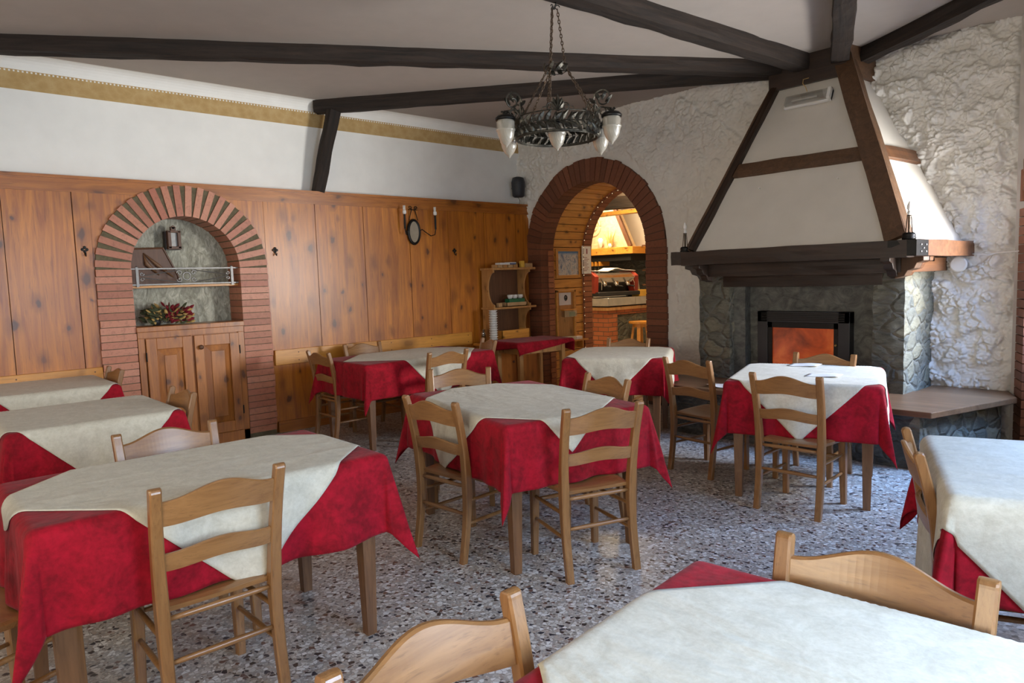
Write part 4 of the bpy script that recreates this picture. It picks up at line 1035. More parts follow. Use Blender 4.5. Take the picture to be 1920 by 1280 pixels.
# crown and chains
ZCr = 0.47
mb = MB(); mb.ring((0, 0, ZCr), 0.065, 0.0035, 24, 6); mb.ring((0, 0, ZCr - 0.03), 0.065, 0.0025, 24, 6)
for k in range(8): a = 2 * PI * k / 8; leaf(mb, V(0.065 * math.cos(a), 0.065 * math.sin(a), ZCr - 0.035), V(-math.sin(a), math.cos(a), 1), V(math.cos(a), math.sin(a), 0), 0.07, 0.035)
chp('crown', mb, MT['antiq'])
for k in range(3):
    a = 2 * PI * k / 3 + 0.75; p = V(0.065 * math.cos(a), 0.065 * math.sin(a), ZCr)
    top = V(0.022 * math.cos(a), 0.022 * math.sin(a), 0.83)
    chain('upper_chain', p, top, 0.007)
    for s_ in (-0.33, 0.33):
        q = V(RR * math.cos(a + s_), RR * math.sin(a + s_), 0.145); chain('lower_chain', p, q, 0.006)
    hk = MB(); hk.tube(scroll(top + V(0, 0, 0.012), 0.014, 0.8, 0, (V(math.cos(a), math.sin(a), 0), V(0, 0, 1)), taper=0.8), 0.003, 6); chp('hook', hk, MT['iron'])
mb = MB(); mb.tube([(0, 0, 0.83), (0.02, 0, 0.86), (0.0, 0, 0.90), (0, 0, 0.99)], 0.006, 8); mb.lathe([(0.045, 0.998), (0.045, 0.985), (0.03, 0.955), (0.008, 0.94)], n=18); chp('ceiling_hook', mb, MT['iron'])

# ------------------------------------------------------------------ wall sconce with mirror
t = thing('mirror_sconce', 'black iron wall sconce with small oval mirror and two white bulbs on the panelling', 'wall lamp', (XP, 4.64, 2.03))
def P_(y, z, x=0.02): return V(x, y, z)
mb = MB(); mb.ring((0.02, 0, 0), 0.075, 0.017, 36, 8, 'x', sy=1.75)
mb.box(0, 0.02, -0.05, 0.05, -0.10, 0.10); fr = mb.build('oval_frame', MT['iron'], t)
mb = MB(); n = 32; mb.add([(0.028, 0.062 * math.cos(2 * PI * k / n), 0.118 * math.sin(2 * PI * k / n)) for k in range(n)] + [(0.02, 0.062 * math.cos(2 * PI * k / n), 0.118 * math.sin(2 * PI * k / n)) for k in range(n)], [tuple(range(n))] + [(k, n + k, n + (k + 1) % n, (k + 1) % n) for k in range(n)])
mb.build('mirror_glass', MT['mirror'], t)
mb = MB()
for s_ in (-1, 1):
    mb.tube([P_(s_ * 0.02, 0.26), P_(s_ * 0.045, 0.18), P_(s_ * 0.06, 0.13)], 0.005, 6)
    mb.tube(scroll((0.02, s_ * 0.035, 0.27), 0.022, 1.1, 0, (V(0, s_, 0), V(0, 0, 1)), taper=0.3), 0.004, 6)
mb.tube([P_(-0.06, 0.25), P_(0.06, 0.25)], 0.004, 6); mb.build('top_scroll', MT['iron'], t)
for s_, yy in ((-1, -0.165), (1, 0.255)):
    mb = MB(); mb.tube([P_(s_ * 0.06, 0.0), P_(s_ * 0.10, 0.03, 0.04), P_(s_ * 0.13, 0.0, 0.06), P_(yy * 0.75, -0.045, 0.08), P_(yy * 0.95, -0.03, 0.09), P_(yy, 0.03, 0.09)], 0.006, 6)
    mb.tube([P_(yy, 0.03, 0.09), P_(yy, 0.19, 0.09)], 0.012, 8); arm = mb.build('candle_arm', MT['iron'], t)
    mb = MB(); mb.lathe([(0.012, 0), (0.022, 0.01), (0.020, 0.04), (0.014, 0.045)], (0.09, yy, 0.19), 12)
    for q in range(3):
        a = q * 2.1; mb.tube([(0.09 + 0.009 * math.cos(a), yy + 0.009 * math.sin(a), 0.23), (0.09 + 0.009 * math.cos(a), yy + 0.009 * math.sin(a), 0.285)], 0.0065, 8)
    mb.build('bulb', MT['bulb'], arm, smooth=True)
# iron coat hooks
def hook(y, label):
    mb = MB()
    for k in range(4): a = PI / 2 * k; mb.lathe([(0.013, 0), (0.012, 0.004), (0.004, 0.006)], (0, 0, 0), 10, Matrix.Translation((0.0, 0.017 * math.cos(a), 0.017 * math.sin(a))) @ Matrix.Rotation(PI / 2, 4, 'Y'))
    mb.tube([(0.0, 0, -0.005), (0.006, 0, -0.04), (0.03, 0, -0.055), (0.035, 0, -0.03)], 0.005, 6)
    o = mb.build('coat_hook', MT['iron'], None); o.location = (XP + 0.008, y, 1.82); tag(o, label, 'hook', 'black iron coat hooks on the panelling')
hook(1.345, 'black trefoil coat hook on the panelling left of the brick niche')
hook(2.99, 'black trefoil coat hook on the panelling right of the brick niche'); hook(5.22, 'black coat hook on the panelling right of the mirror sconce')
# speaker
sp = thing('wall_speaker', 'small black loudspeaker hung in the corner above the panelling', 'speaker', (-6.83, 6.33, 2.64))
mb = MB(); r0 = []
for z, w, d in ((-0.115, 0.045, 0.045), (-0.10, 0.06, 0.06), (0.06, 0.072, 0.065), (0.11, 0.055, 0.055), (0.12, 0.03, 0.03)):
    r0.append([(w * 1.25 * math.cos(2 * PI * k / 16) + 0.02, d * 1.35 * math.sin(2 * PI * k / 16), z * 1.1) for k in range(16)])
mb.loft(r0); mb.build('cabinet', MT['speaker'], sp, smooth=True)
mb = MB(); mb.tube([(-0.10, 0, 0), (-0.03, 0, 0)], 0.012, 8); mb.build('bracket', MT['iron'], sp)
mb = MB(); mb.tube([(0.0, 0.0, -0.11), (0.02, 0.02, -0.16), (0.0, 0.03, -0.21)], 0.003, 5); mb.build('lead', MT['iron'], sp)

# ------------------------------------------------------------------ niche cabinet and niche objects
cb = thing('niche_cabinet', 'low orange pine cabinet with two panelled doors built into the brick niche', 'cabinet', (-6.93, NY, 0))
Y0, Y1 = 1.685, 2.615
def cp(name, mb, m='cab', parent=cb, **k): return mb.build(name, MT[m], parent, world=True, **k)
mb = MB(); mb.box(-7.06, -6.76, Y0, Y1, 0.0, 1.09); cp('carcass', mb)
mb = MB(); mb.cbox(-7.06, -6.725, Y0 - 0.005, Y1 + 0.005, 1.10, 1.145, 0.004); cp('worktop', mb)
mb = MB(); mb.cbox(-6.76, -6.74, Y0, Y1, 1.045, 1.10, 0.002); mb.cbox(-6.76, -6.74, Y0, Y0 + 0.055, 0, 1.045, 0.002); mb.cbox(-6.76, -6.74, Y1 - 0.055, Y1, 0, 1.045, 0.002); mb.cbox(-6.76, -6.74, Y0, Y1, 0, 0.10, 0.002); mb.box(-6.76, -6.745, 2.125, 2.16, 0.1, 1.045); cp('face_frame', mb)
for k, (a, b) in enumerate(((Y0 + 0.06, 2.132), (2.150, Y1 - 0.06))):
    mb = MB(); z0, z1 = 0.105, 1.04; s_ = 0.085
    mb.cbox(-6.745, -6.722, a, a + s_, z0, z1, 0.003); mb.cbox(-6.745, -6.722, b - s_, b, z0, z1, 0.003)
    mb.cbox(-6.745, -6.722, a + s_, b - s_, z1 - 0.10, z1, 0.003); mb.cbox(-6.745, -6.722, a + s_, b - s_, z0, z0 + 0.10, 0.003)
    a2, b2, c2, d2 = a + s_, b - s_, z0 + 0.10, z1 - 0.10; q = 0.055
    mb.loft([[(-6.742, a2, c2), (-6.742, b2, c2), (-6.742, b2, d2), (-6.742, a2, d2)], [(-6.726, a2 + q, c2 + q), (-6.726, b2 - q, c2 + q), (-6.726, b2 - q, d2 - q), (-6.726, a2 + q, d2 - q)]])
    mb.cbox(-6.73, -6.718, a2 + q, b2 - q, c2 + q, d2 - q, 0.003)
    d = cp('door', mb)
    for z in (0.30, 0.88):
        mb = MB(); y = a - 0.004 if k == 0 else b + 0.004; mb.tube([(-6.72, y, z - 0.04), (-6.72, y, z + 0.04)], 0.006, 8); cp('hinge', mb, 'iron', d)
    if k: mb = MB(); mb.lathe([(0.009, 0), (0.009, 0.012), (0.022, 0.022), (0.020, 0.032), (0.006, 0.038)], n=16, T=Matrix.Translation((-6.722, a + 0.05, 0.93)) @ Matrix.Rotation(PI / 2, 4, 'Y')); cp('knob', mb, 'brownw', d, smooth=True)
# iron shelf railing
rl = thing('niche_shelf', 'narrow wooden shelf with grey wrought iron scroll railing across the niche', 'shelf', (-6.88, NY, 1.49))
mb = MB(); mb.cbox(-6.96, -6.815, 1.69, 2.62, 1.485, 1.505, 0.002); mb.build('shelf_board', MT['railpine'], rl, world=True)
def rp(name, f): mb = MB(); f(mb); return mb.build(name, MT['greyiron'], rl, world=True)
XR = -6.805
rp('bottom_rail', lambda m: m.box(XR - 0.006, XR + 0.006, 1.67, 2.62, 1.508, 1.520)); rp('top_rail', lambda m: m.box(XR - 0.006, XR + 0.006, 1.67, 2.63, 1.648, 1.660))
for y in (1.735, 2.56): rp('post', lambda m: (m.box(XR - 0.007, XR + 0.012, y - 0.011, y + 0.011, 1.495, 1.668), m.lathe([(0.007, 0), (0.009, 0.006), (0.001, 0.014)], (XR, y, 1.667), 8)))
def scr(m):
    yc, zc = 2.15, 1.584; pl = (V(0, 1, 0), V(0, 0, 1))
    m.ring((XR, yc, zc), 0.034, 0.0055, 24, 6, 'x')
    for s_ in (-1, 1):
        for q in (-1, 1):
            m.tube(scroll((XR, yc + s_ * 0.062, zc + q * 0.030), 0.024, 1.1, PI * (0.5 - 0.5 * s_) , (V(0, 1, 0), V(0, 0, q)), taper=0.3, sgn=s_), 0.005, 6)
            m.tube([(XR, yc + s_ * 0.07, zc + q * 0.054), (XR, yc + s_ * 0.2, zc + q * 0.035), (XR, yc + s_ * 0.36, zc + q * 0.008), (XR, yc + s_ * 0.385, zc + q * 0.012)], 0.005, 6)
            m.tube(scroll((XR, yc + s_ * 0.375, zc + q * 0.026), 0.018, 1.0, PI, (V(0, s_, 0), V(0, 0, q)), taper=0.3, sgn=1), 0.0045, 6)
rp('scrollwork', scr)
# wooden board leaning behind the rail
t = thing('carved_board', 'dark wooden board with slanting corner and carved leaf, leaning behind the niche railing', 'wooden board', (-6.99, 1.9, 1.506))
mb = MB(); poly = [(1.70, 1.507), (2.14, 1.507), (2.12, 1.60), (2.01, 1.845), (1.70, 1.835)]; n = len(poly)
mb.add([(-6.965 - 0.02 * (z - 1.5) * 0, y, z) for y, z in poly] + [(-6.985, y, z) for y, z in poly], [tuple(range(n)), tuple(range(2 * n - 1, n - 1, -1))] + [(i, n + i, n + (i + 1) % n, (i + 1) % n) for i in range(n)])
mb.build('board', MT['brownw'], t, world=True)
mb = MB()
for (a, b) in zip(poly, poly[1:] + poly[:1]): mb.tube([(-6.962, *a), (-6.962, *b)], 0.009, 6)
mb.build('raised_edge', MT['brownw'], t, world=True)
mb = MB(); mb.tube([(-6.958, 1.84, 1.80), (-6.95, 1.95, 1.69), (-6.958, 2.08, 1.58)], [0.004, 0.018, 0.006], 8)
mb.tube([(-6.958, 1.84, 1.79), (-6.95, 1.86, 1.70), (-6.958, 1.96, 1.60)], [0.003, 0.022, 0.005], 8); mb.build('carved_leaf', MT['oldleaf'], t, world=True, smooth=True)
t = thing('lantern', 'small brown wooden wall lantern hung in the top of the niche', 'lantern', (-6.99, 2.11, 1.85))
mb = MB()
for y in (2.065, 2.15): mb.box(-6.985, -6.93, y - 0.014, y + 0.014, 1.84, 2.0)
mb.box(-6.985, -6.93, 2.05, 2.165, 1.835, 1.86); mb.box(-6.985, -6.93, 2.05, 2.165, 1.985, 2.005); mb.box(-6.985, -6.95, 2.085, 2.13, 2.0, 2.04); mb.lathe([(0.018, 0), (0.018, 0.01)], n=12, T=Matrix.Translation((-6.96, 2.107, 2.035)) @ Matrix.Rotation(PI / 2, 4, 'Y')); mb.build('wooden_frame', MT['brownw'], t, world=True, bevel=0.003)
mb = MB(); mb.box(-6.96, -6.955, 2.078, 2.138, 1.858, 1.988); mb.build('glass_front', MT['greyiron'], t, world=True)
mb = MB(); mb.box(-7.05, -6.985, 2.04, 2.17, 1.83, 2.0); mb.build('back_box', MT['mantel'], t, world=True)
# dried flowers
t = thing('dried_flower_arrangement', 'arrangement of dried red and yellow flowers with dark leaves on the niche cabinet', 'flowers', (-6.90, 2.0, 1.146))
mb = MB(); mb.lathe([(0.03, 0), (0.04, 0.03), (0.035, 0.08)], (0, -0.11, 0), 12); mb.build('pot', MT['black'], t, smooth=True)
for nm, mm, cnt, sd in (('leaves', 'olive', 90, 1), ('red_flowers', 'dred', 90, 2), ('yellow_flowers', 'dyel', 70, 3)):
    rnd = random.Random(sd); mb = MB()
    for k in range(cnt):
        y = rnd.uniform(-0.17, 0.17) if sd != 1 else rnd.uniform(-0.19, 0.12); 
        if sd == 2: y = rnd.choice((-0.0, 0.03, 0.13)) + rnd.gauss(0, 0.022)
        x = rnd.uniform(-0.05, 0.08); z = rnd.uniform(0.01, 0.17) * (1 - 1.8 * abs(y) ** 1.2)
        dirn = V(x + rnd.uniform(-.05, .1), y * 1.5 + rnd.uniform(-.12, .12), rnd.uniform(-0.02, 0.16)).normalized()
        leaf(mb, V(x, y, max(0.004, z)), dirn, V(1, 0, 0.3), rnd.uniform(0.035, 0.07), rnd.uniform(0.02, 0.036), 3)
    q = mb.build(nm, MT[mm], t)

# ------------------------------------------------------------------ corner shelf unit, sideboard, console
sb = thing('sideboard', 'low orange pine sideboard against the panelled wall in the corner', 'sideboard', (-6.6, 5.9, 0))
mb = MB(); mb.box(-6.74, -6.42, 5.46, 6.22, 0.0, 0.66); mb.build('carcass', MT['cab'], sb, world=True)
mb = MB(); mb.cbox(-6.74, -6.39, 5.43, 6.24, 0.66, 0.69, 0.003); mb.build('top', MT['railpine'], sb, world=True)
for a, b in ((5.48, 5.83), (5.85, 6.20)):
    mb = MB(); mb.cbox(-6.42, -6.40, a, b, 0.04, 0.64, 0.003); d = mb.build('door', MT['cab'], sb, world=True)
    mb = MB(); mb.lathe([(0.008, 0), (0.016, 0.015), (0.005, 0.022)], n=10, T=Matrix.Translation((-6.40, (a + b) / 2 + (0.12 if a < 5.7 else -0.12), 0.45)) @ Matrix.Rotation(PI / 2, 4, 'Y')); mb.build('knob', MT['brownw'], d, world=True)
su = thing('shelf_unit', 'light pine shelf unit with round cut-out sides standing on the corner sideboard', 'shelf', (-6.66, 5.98, 0.69))
def side_panel(y, z0, z1, xb=-6.74, xf=-6.52):
    mb = MB(); n = 16; c = (xf + 0.02, (z0 + z1) / 2); r = (z1 - z0) / 2 - 0.03; rx = 0.11; out = [(xb, z0), (xf, z0)]
    for k in range(n + 1): a = -PI / 2 - PI * k / n; out.append((xf + rx * math.cos(a) , c[1] + r * math.sin(a)))
    out += [(xf, z1), (xb, z1)]; m = len(out)
    mb.add([(x, y, z) for x, z in out] + [(x, y + 0.022, z) for x, z in out], [tuple(range(m)), tuple(range(2 * m - 1, m - 1, -1))] + [(i, m + i, m + (i + 1) % m, (i + 1) % m) for i in range(m)])
    mb.build('side_panel', MT['shelfw'], su, world=True)
for z0, z1 in ((0.69, 1.095), (1.12, 1.575)):
    side_panel(5.60, z0, z1); side_panel(6.20, z0, z1)
for z, w in ((1.095, 0.025), (1.575, 0.028)):
    mb = MB(); mb.cbox(-6.745, -6.50, 5.58, 6.30, z, z + w, 0.003); mb.build('shelf_board', MT['shelfw'], su, world=True)
mb = MB(); mb.box(-6.75, -6.74, 5.61, 6.22, 0.69, 1.575); mb.build('back_panel', MT['brownw'], su, world=True)
mb = MB(); mb.cbox(-6.52, -6.505, 5.70, 6.18, 0.70, 0.83, 0.003); mb.box(-6.70, -6.505, 5.70, 5.715, 0.70, 0.83); mb.box(-6.70, -6.505, 6.165, 6.18, 0.70, 0.83); mb.box(-6.70, -6.505, 5.70, 6.18, 0.692, 0.70); o = mb.build('wooden_tray', MT['tunnelw'], None); 
tag(o, 'shallow orange wooden tray on the lowest level of the pine shelf unit', 'tray')
def sbox(name, x, y, z, sx, sy, sz, m, label, cat='box', group=None, rz=0, lid=None):
    o = thing(name, label, cat, (x, y, z), rz, group) if lid else None
    mb = MB(); mb.cbox(-sx / 2, sx / 2, -sy / 2, sy / 2, 0, sz, min(0.003, sz / 4))
    b = mb.build('body' if lid else name, MT[m], o)
    if lid:
        mb = MB(); mb.cbox(-sx / 2 - 0.002, sx / 2 + 0.002, -sy / 2 - 0.002, sy / 2 + 0.002, sz * 0.85, sz + 0.002, 0.001); mb.build('lid', MT[lid], o)
    else:
        b.location = (x, y, z); b.rotation_euler = (0, 0, rz); tag(b, label, cat, group)
    return o or b
TS = 1.604
sbox('paper_box', -6.60, 5.83, TS, 0.10, 0.16, 0.06, 'paper', 'white box on the top board of the shelf unit, left of the dark packets')
sbox('leaflet_box', -6.62, 5.98, TS, 0.10, 0.10, 0.065, 'blue', 'dark blue packet on the top board of the shelf unit', lid='white')
sbox('yellow_packet', -6.56, 6.12, TS, 0.05, 0.05, 0.08, 'yellow', 'yellow packet near the right end of the shelf unit top')
sbox('small_crate', -6.58, 6.22, TS, 0.10, 0.12, 0.05, 'card', 'small tan crate at the right end of the shelf unit top')
for k in range(5):
    sbox('card_holder', -6.525, 5.63 + k * 0.085, TS, 0.03, 0.07, 0.035, 'card' if k % 2 else 'shelfw', ['leftmost tan card pack along the front edge of the shelf unit top', 'second tan card pack from the left on the shelf unit top', 'middle tan card pack along the shelf unit top edge', 'fourth tan card pack from the left on the shelf unit top', 'rightmost tan card pack along the shelf unit top edge'][k], 'card pack', 'card packs along the front of the shelf top', rz=0.1 * (k % 3 - 1))
for k in range(3):
    mb = MB(); mb.lathe([(0.018, 0), (0.02, 0.05), (0.02, 0.055), (0.012, 0.06), (0.012, 0.075)], n=12); o = mb.build('spice_jar', MT['brass'], None, smooth=True); o.location = (-6.62, 6.08 + k * 0.06, TS); tag(o, ['small brass-lidded jar on the shelf unit top, left one of three', 'small brass-lidded jar on the shelf unit top, middle of three', 'small brass-lidded jar on the shelf unit top, right one of three'][k], 'jar', 'jars on the shelf top')
MS = 1.121
t = thing('wooden_crate', 'flat wooden crate holding a green box on the middle shelf', 'crate', (-6.58, 5.98, MS))
mb = MB(); mb.box(-0.06, 0.06, -0.17, 0.17, 0, 0.008); mb.build('base', MT['card'], t)
for a in ((-0.06, -0.052, -0.17, 0.17), (0.052, 0.06, -0.17, 0.17), (-0.06, 0.06, -0.17, -0.162), (-0.06, 0.06, 0.162, 0.17)):
    mb = MB(); mb.box(*a, 0, 0.05); mb.build('side', MT['card'], t)
sbox('green_carton', -6.58, 6.0, MS + 0.009, 0.09, 0.26, 0.085, 'green', 'dark green carton standing in the flat crate on the middle shelf', 'carton')
sbox('small_box', -6.56, 5.72, MS, 0.05, 0.06, 0.05, 'card', 'small pale box left of the crate on the middle shelf')
def cup(): 
    t = thing('coffee_cup', '', 'cup', (0, 0, 0), 0, 'white cups on the green carton')
    mb = MB(); mb.lathe([(0.022, 0.0), (0.034, 0.02), (0.038, 0.048), (0.036, 0.048), (0.030, 0.02), (0.01, 0.005)], n=16); b = mb.build('bowl', MT['white'], t, smooth=True)
    mb = MB(); mb.ring((0, 0.042, 0.027), 0.012, 0.003, 10, 6, 'x'); mb.build('handle', MT['white'], t); return t
c0 = cup(); c0.location = (-6.58, 5.92, MS + 0.095); c0['label'] = 'white coffee cup on the green carton, left of three'
for y, l in ((6.0, 'middle'), (6.09, 'right')): c = copy_tree(c0); c.location = (-6.58, y, MS + 0.095); c['label'] = 'white coffee cup on the green carton, %s of three' % l
# stack of plastic tubs
def tub():
    mb = MB(); mb.lathe([(0.038, 0), (0.044, 0.050), (0.052, 0.051), (0.053, 0.060), (0.0495, 0.060), (0.042, 0.050), (0.036, 0.003)], n=22); return mb
prev = None
for k in range(13):
    if prev is None: o = tub().build('paper_cup', MT['white'], None, smooth=True); prev = o
    else: o = prev.copy(); COL.objects.link(o)
    o.location = (-6.47, 5.535, 0.691 + 0.0285 * k)
    tag(o, ('bottom white cup of the tall stack on the sideboard' if k == 0 else 'topmost white cup of the tall stack on the sideboard' if k == 12 else 'white cup inside the tall stack on the sideboard'), 'cup', 'stacked white cups on the sideboard' if 0 < k < 12 else None)
    if k in (0, 12) and 'group' in o: del o['group']
prev = None
for k in range(4):
    if prev is None:
        mb = MB(); mb.lathe([(0.032, 0), (0.026, 0.10), (0.024, 0.10), (0.030, 0.004)], n=18); o = mb.build('tumbler', MT['tumbler'], None, smooth=True); prev = o
    else: o = prev.copy(); COL.objects.link(o)
    o.location = (-6.62, 5.50, 0.691 + 0.022 * k); o.rotation_euler = (0, 0, 0)
    tag(o, 'clear tumbler in the short upturned stack left of the white cups', 'glass', 'upturned clear tumblers')
# console with folded red cloth
cn = thing('console_table', 'small wooden console table beside the archway with folded red cloth on top', 'table', (-5.85, 5.53, 0), math.radians(-4))
mb = MB(); mb.cbox(-0.22, 0.24, -0.33, 0.35, 0.72, 0.745, 0.003); mb.build('tabletop', MT['shelfw'], cn)
mb = MB(); mb.box(-0.2, 0.22, -0.31, -0.29, 0.63, 0.72); mb.box(-0.2, 0.22, 0.31, 0.33, 0.63, 0.72); mb.box(0.2, 0.22, -0.31, 0.33, 0.63, 0.72); mb.build('apron', MT['shelfw'], cn)
for sx in (-0.19, 0.21):
    for sy in (-0.30, 0.32): mb = MB(); mb.cbox(sx - 0.026, sx + 0.026, sy - 0.026, sy + 0.026, 0, 0.72, 0.003); mb.build('leg', MT['shelfw'], cn)
f = drape_map(0.50, 0.78, 0.760, 31, flare=0.05, cflare=0.2, amp=0.05)
o = cloth('folded_cloth', MT['red'], 'folded dark red cloth draped over the small console table', 'cloth', (-5.84, 5.56, 0.760), math.radians(-4), f, 0.62, 1.0, 0.12, 0.03, 0.02, 0.004)
o.modifiers['hem'].thickness = 0.012

# ------------------------------------------------------------------ things on the vault side wall (x = DX - RT)
XW = DX - (DR0 + 0.025) + 0.002
t = thing('framed_map', 'framed mountain panorama map on the pine side of the archway', 'picture', (XW, 6.97, 1.44))
mb = MB(); a, b, z0, z1, w = 6.73, 7.20, 1.455, 1.84, 0.035
mb.cbox(XW, XW + 0.022, a, a + w, z0, z1, 0.003); mb.cbox(XW, XW + 0.022, b - w, b, z0, z1, 0.003); mb.cbox(XW, XW + 0.022, a + w, b - w, z0, z0 + w, 0.003); mb.cbox(XW, XW + 0.022, a + w, b - w, z1 - w, z1, 0.003); mb.build('frame', MT['railpine'], t, world=True)
mb = MB(); mb.box(XW, XW + 0.008, a + w, b - w, z0 + w, z1 - w); q = mb.build('print', MT['map'], t, world=True)
t = thing('menu_sheet', 'white printed menu sheet pinned beside the framed map in the archway', 'paper', (XW, 7.35, 1.52))
mb = MB(); mb.box(XW + 0.03, XW + 0.032, 7.215, 7.40, 1.50, 1.88); mb.build('sheet', MT['paper'], t, world=True)
mb = MB(); 
for k in range(9): mb.box(XW + 0.032, XW + 0.0325, 7.24, 7.24 + 0.12 * (0.6 + 0.4 * ((k * 7) % 5) / 4), 1.54 + k * 0.022, 1.546 + k * 0.022)
mb.box(XW + 0.032, XW + 0.0325, 7.31, 7.33, 1.77, 1.84); mb.build('printed_lines', MT['dred'], t, world=True)
t = thing('notice_board', 'narrow pine board with a white notice and a small shelf in the archway', 'notice board', (XW, 6.88, 0.6))
mb = MB(); mb.box(XW, XW + 0.02, 6.69, 7.06, 0.62, 1.29); mb.build('board', MT['shelfw'], t, world=True)
mb = MB(); mb.cbox(XW + 0.02, XW + 0.05, 6.69, 6.72, 0.62, 1.29, 0.003); mb.cbox(XW + 0.02, XW + 0.05, 7.03, 7.06, 0.62, 1.29, 0.003); mb.cbox(XW + 0.02, XW + 0.05, 6.69, 7.06, 1.26, 1.29, 0.003); mb.build('edging', MT['railpine'], t, world=True)
mb = MB(); mb.box(XW + 0.02, XW + 0.023, 6.76, 6.99, 1.09, 1.255); n_ = mb.build('notice', MT['paper'], t, world=True)
mb = MB(); mb.ring((XW + 0.024, 6.885, 1.185), 0.022, 0.009, 20, 6, 'x', sy=1.4); mb.ring((XW + 0.024, 6.89, 1.18), 0.008, 0.005, 12, 6, 'x'); mb.build('dark_oval_mark', MT['black'], n_, world=True)
mb = MB(); mb.box(XW + 0.02, XW + 0.09, 6.78, 7.05, 1.02, 1.035); mb.build('shelf', MT['tunnelw'], t, world=True)
mb = MB(); mb.box(XW + 0.02, XW + 0.08, 6.80, 7.04, 0.93, 1.015); mb.build('clear_pocket', MT['tumbler'], t, world=True)
sbox('green_tin', XW + 0.05, 6.98, 0.935, 0.035, 0.09, 0.06, 'green', 'small green tin in the pocket of the archway notice board', 'tin')
t = thing('wall_ledge', 'short pine ledge low on the archway side wall', 'shelf', (XW, 7.0, 0.62))
mb = MB(); mb.box(XW, XW + 0.12, 6.72, 7.22, 0.60, 0.62); mb.build('board', MT['railpine'], t, world=True)
mb = MB(); mb.box(XW, XW + 0.10, 7.12, 7.14, 0.50, 0.60); mb.build('bracket', MT['railpine'], t, world=True)
sbox('grey_tray', XW + 0.06, 6.86, 0.621, 0.10, 0.24, 0.05, 'steel', 'grey box lying on the pine ledge in the archway', 'box')
sbox('white_box', XW + 0.06, 7.06, 0.621, 0.08, 0.12, 0.04, 'paper', 'white box at the right end of the pine ledge in the archway', 'box')

# fairy lights round the far arch
t = thing('fairy_lights', 'string of tiny lights around the far brick arch', 'string lights', (DX, 7.24, 0))
pts = [(DR0 - 0.012, z) for z in [0.1 + 0.11 * k for k in range(15)]] + [((DR0 - 0.012) * math.cos(PI * k / 26), DS + (DR0 - 0.012) * math.sin(PI * k / 26)) for k in range(27)] + [(-(DR0 - 0.012), 1.7 - 0.11 * k) for k in range(14)]
mb = MB(); mb.tube([(x, 0, z) for x, z in pts], 0.0025, 5); mb.build('wire', MT['olive'], t)
b0 = None
for x, z in pts[::1]:
    if b0 is None: mb = MB(); mb.lathe([(0.0015, -0.006), (0.0055, 0), (0.0015, 0.006)], n=8); b0 = o = mb.build('bulb', MT['fairy'], t, smooth=True)
    else: o = b0.copy(); COL.objects.link(o)
    o.location = (x * 0.988, -0.005, z)

# ------------------------------------------------------------------ bar room seen through the arch
mb = MB(); mb.box(-13, -3.2, 6.9, 12.5, -0.12, -0.02); struct('floor_bar', mb, MT['floor'])
mb = MB(); mb.box(-13, -3.2, 7.44, 12.5, 3.25, 3.35); struct('ceiling_bar', mb, MT['tunnelw'])
mb = MB(); mb.box(-13, -3.2, 11.6, 11.8, 0, 3.3); struct('wall_bar_back', mb, MT['plaster'])
mb = MB(); mb.box(-13, -12.9, 7.4, 12, 0, 3.3); struct('wall_bar_left', mb, MT['plaster'])
mb = MB(); mb.box(-3.4, -3.3, 7.4, 12, 0, 3.3); struct('wall_bar_right', mb, MT['plaster'])
mb = MB(); mb.box(-13, DX - 1.08, 7.42, 7.46, 0, 3.3); mb.box(DX + 1.08, -3.3, 7.42, 7.46, 0, 3.3); mb.box(DX - 1.1, DX + 1.1, 7.42, 7.46, 2.84, 3.3); struct('wall_bar_front', mb, MT['plaster'])
mbm = brickwall('bar_brick', (0.36, 0.10, 0.035), (0.46, 0.15, 0.06), (0.10, 0.07, 0.045))
bc = thing('bar_counter', 'brick bar counter with thick grey stone slab seen through the archway', 'bar counter', (-8.6, 9.8, 0))
mb = MB(); mb.box(-10.6, -7.84, 9.08, 9.26, 0, 0.88); mb.box(-7.84, -7.66, 9.08, 9.32, 0, 0.88); mb.box(-7.84, -7.66, 9.32, 11.2, 0.80, 0.88); mb.box(-7.90, -7.76, 9.26, 11.2, 0, 0.8); mb.build('brick_base', mbm, bc, world=True)
rb = rough_box(-7.80, -7.70, 9.33, 11.2, 0.0, 0.79, seed=5, res=0.06); rb.build('stone_infill', MT['stone'], bc, world=True, smooth=True)
mb = MB(); mb.cbox(-10.7, -7.60, 9.02, 9.70, 0.88, 0.935, 0.004); mb.cbox(-8.3, -7.60, 9.7, 11.2, 0.88, 0.935, 0.004); mb.build('timber_band', MT['shelfw'], bc, world=True)
mb = MB(); mb.cbox(-10.7, -7.58, 9.0, 9.72, 0.955, 1.09, 0.006); mb.cbox(-8.3, -7.58, 9.72, 11.2, 0.955, 1.09, 0.006); mb.build('stone_slab', MT['steel'], bc, world=True)
mb = MB(); mb.box(-10.6, -7.66, 9.08, 9.66, 0.935, 0.955); mb.box(-8.2, -7.66, 9.66, 11.1, 0.935, 0.955); mb.build('shadow_gap', MT['nearblack'], bc, world=True)  # near-black strip, shade between timber band and slab painted in
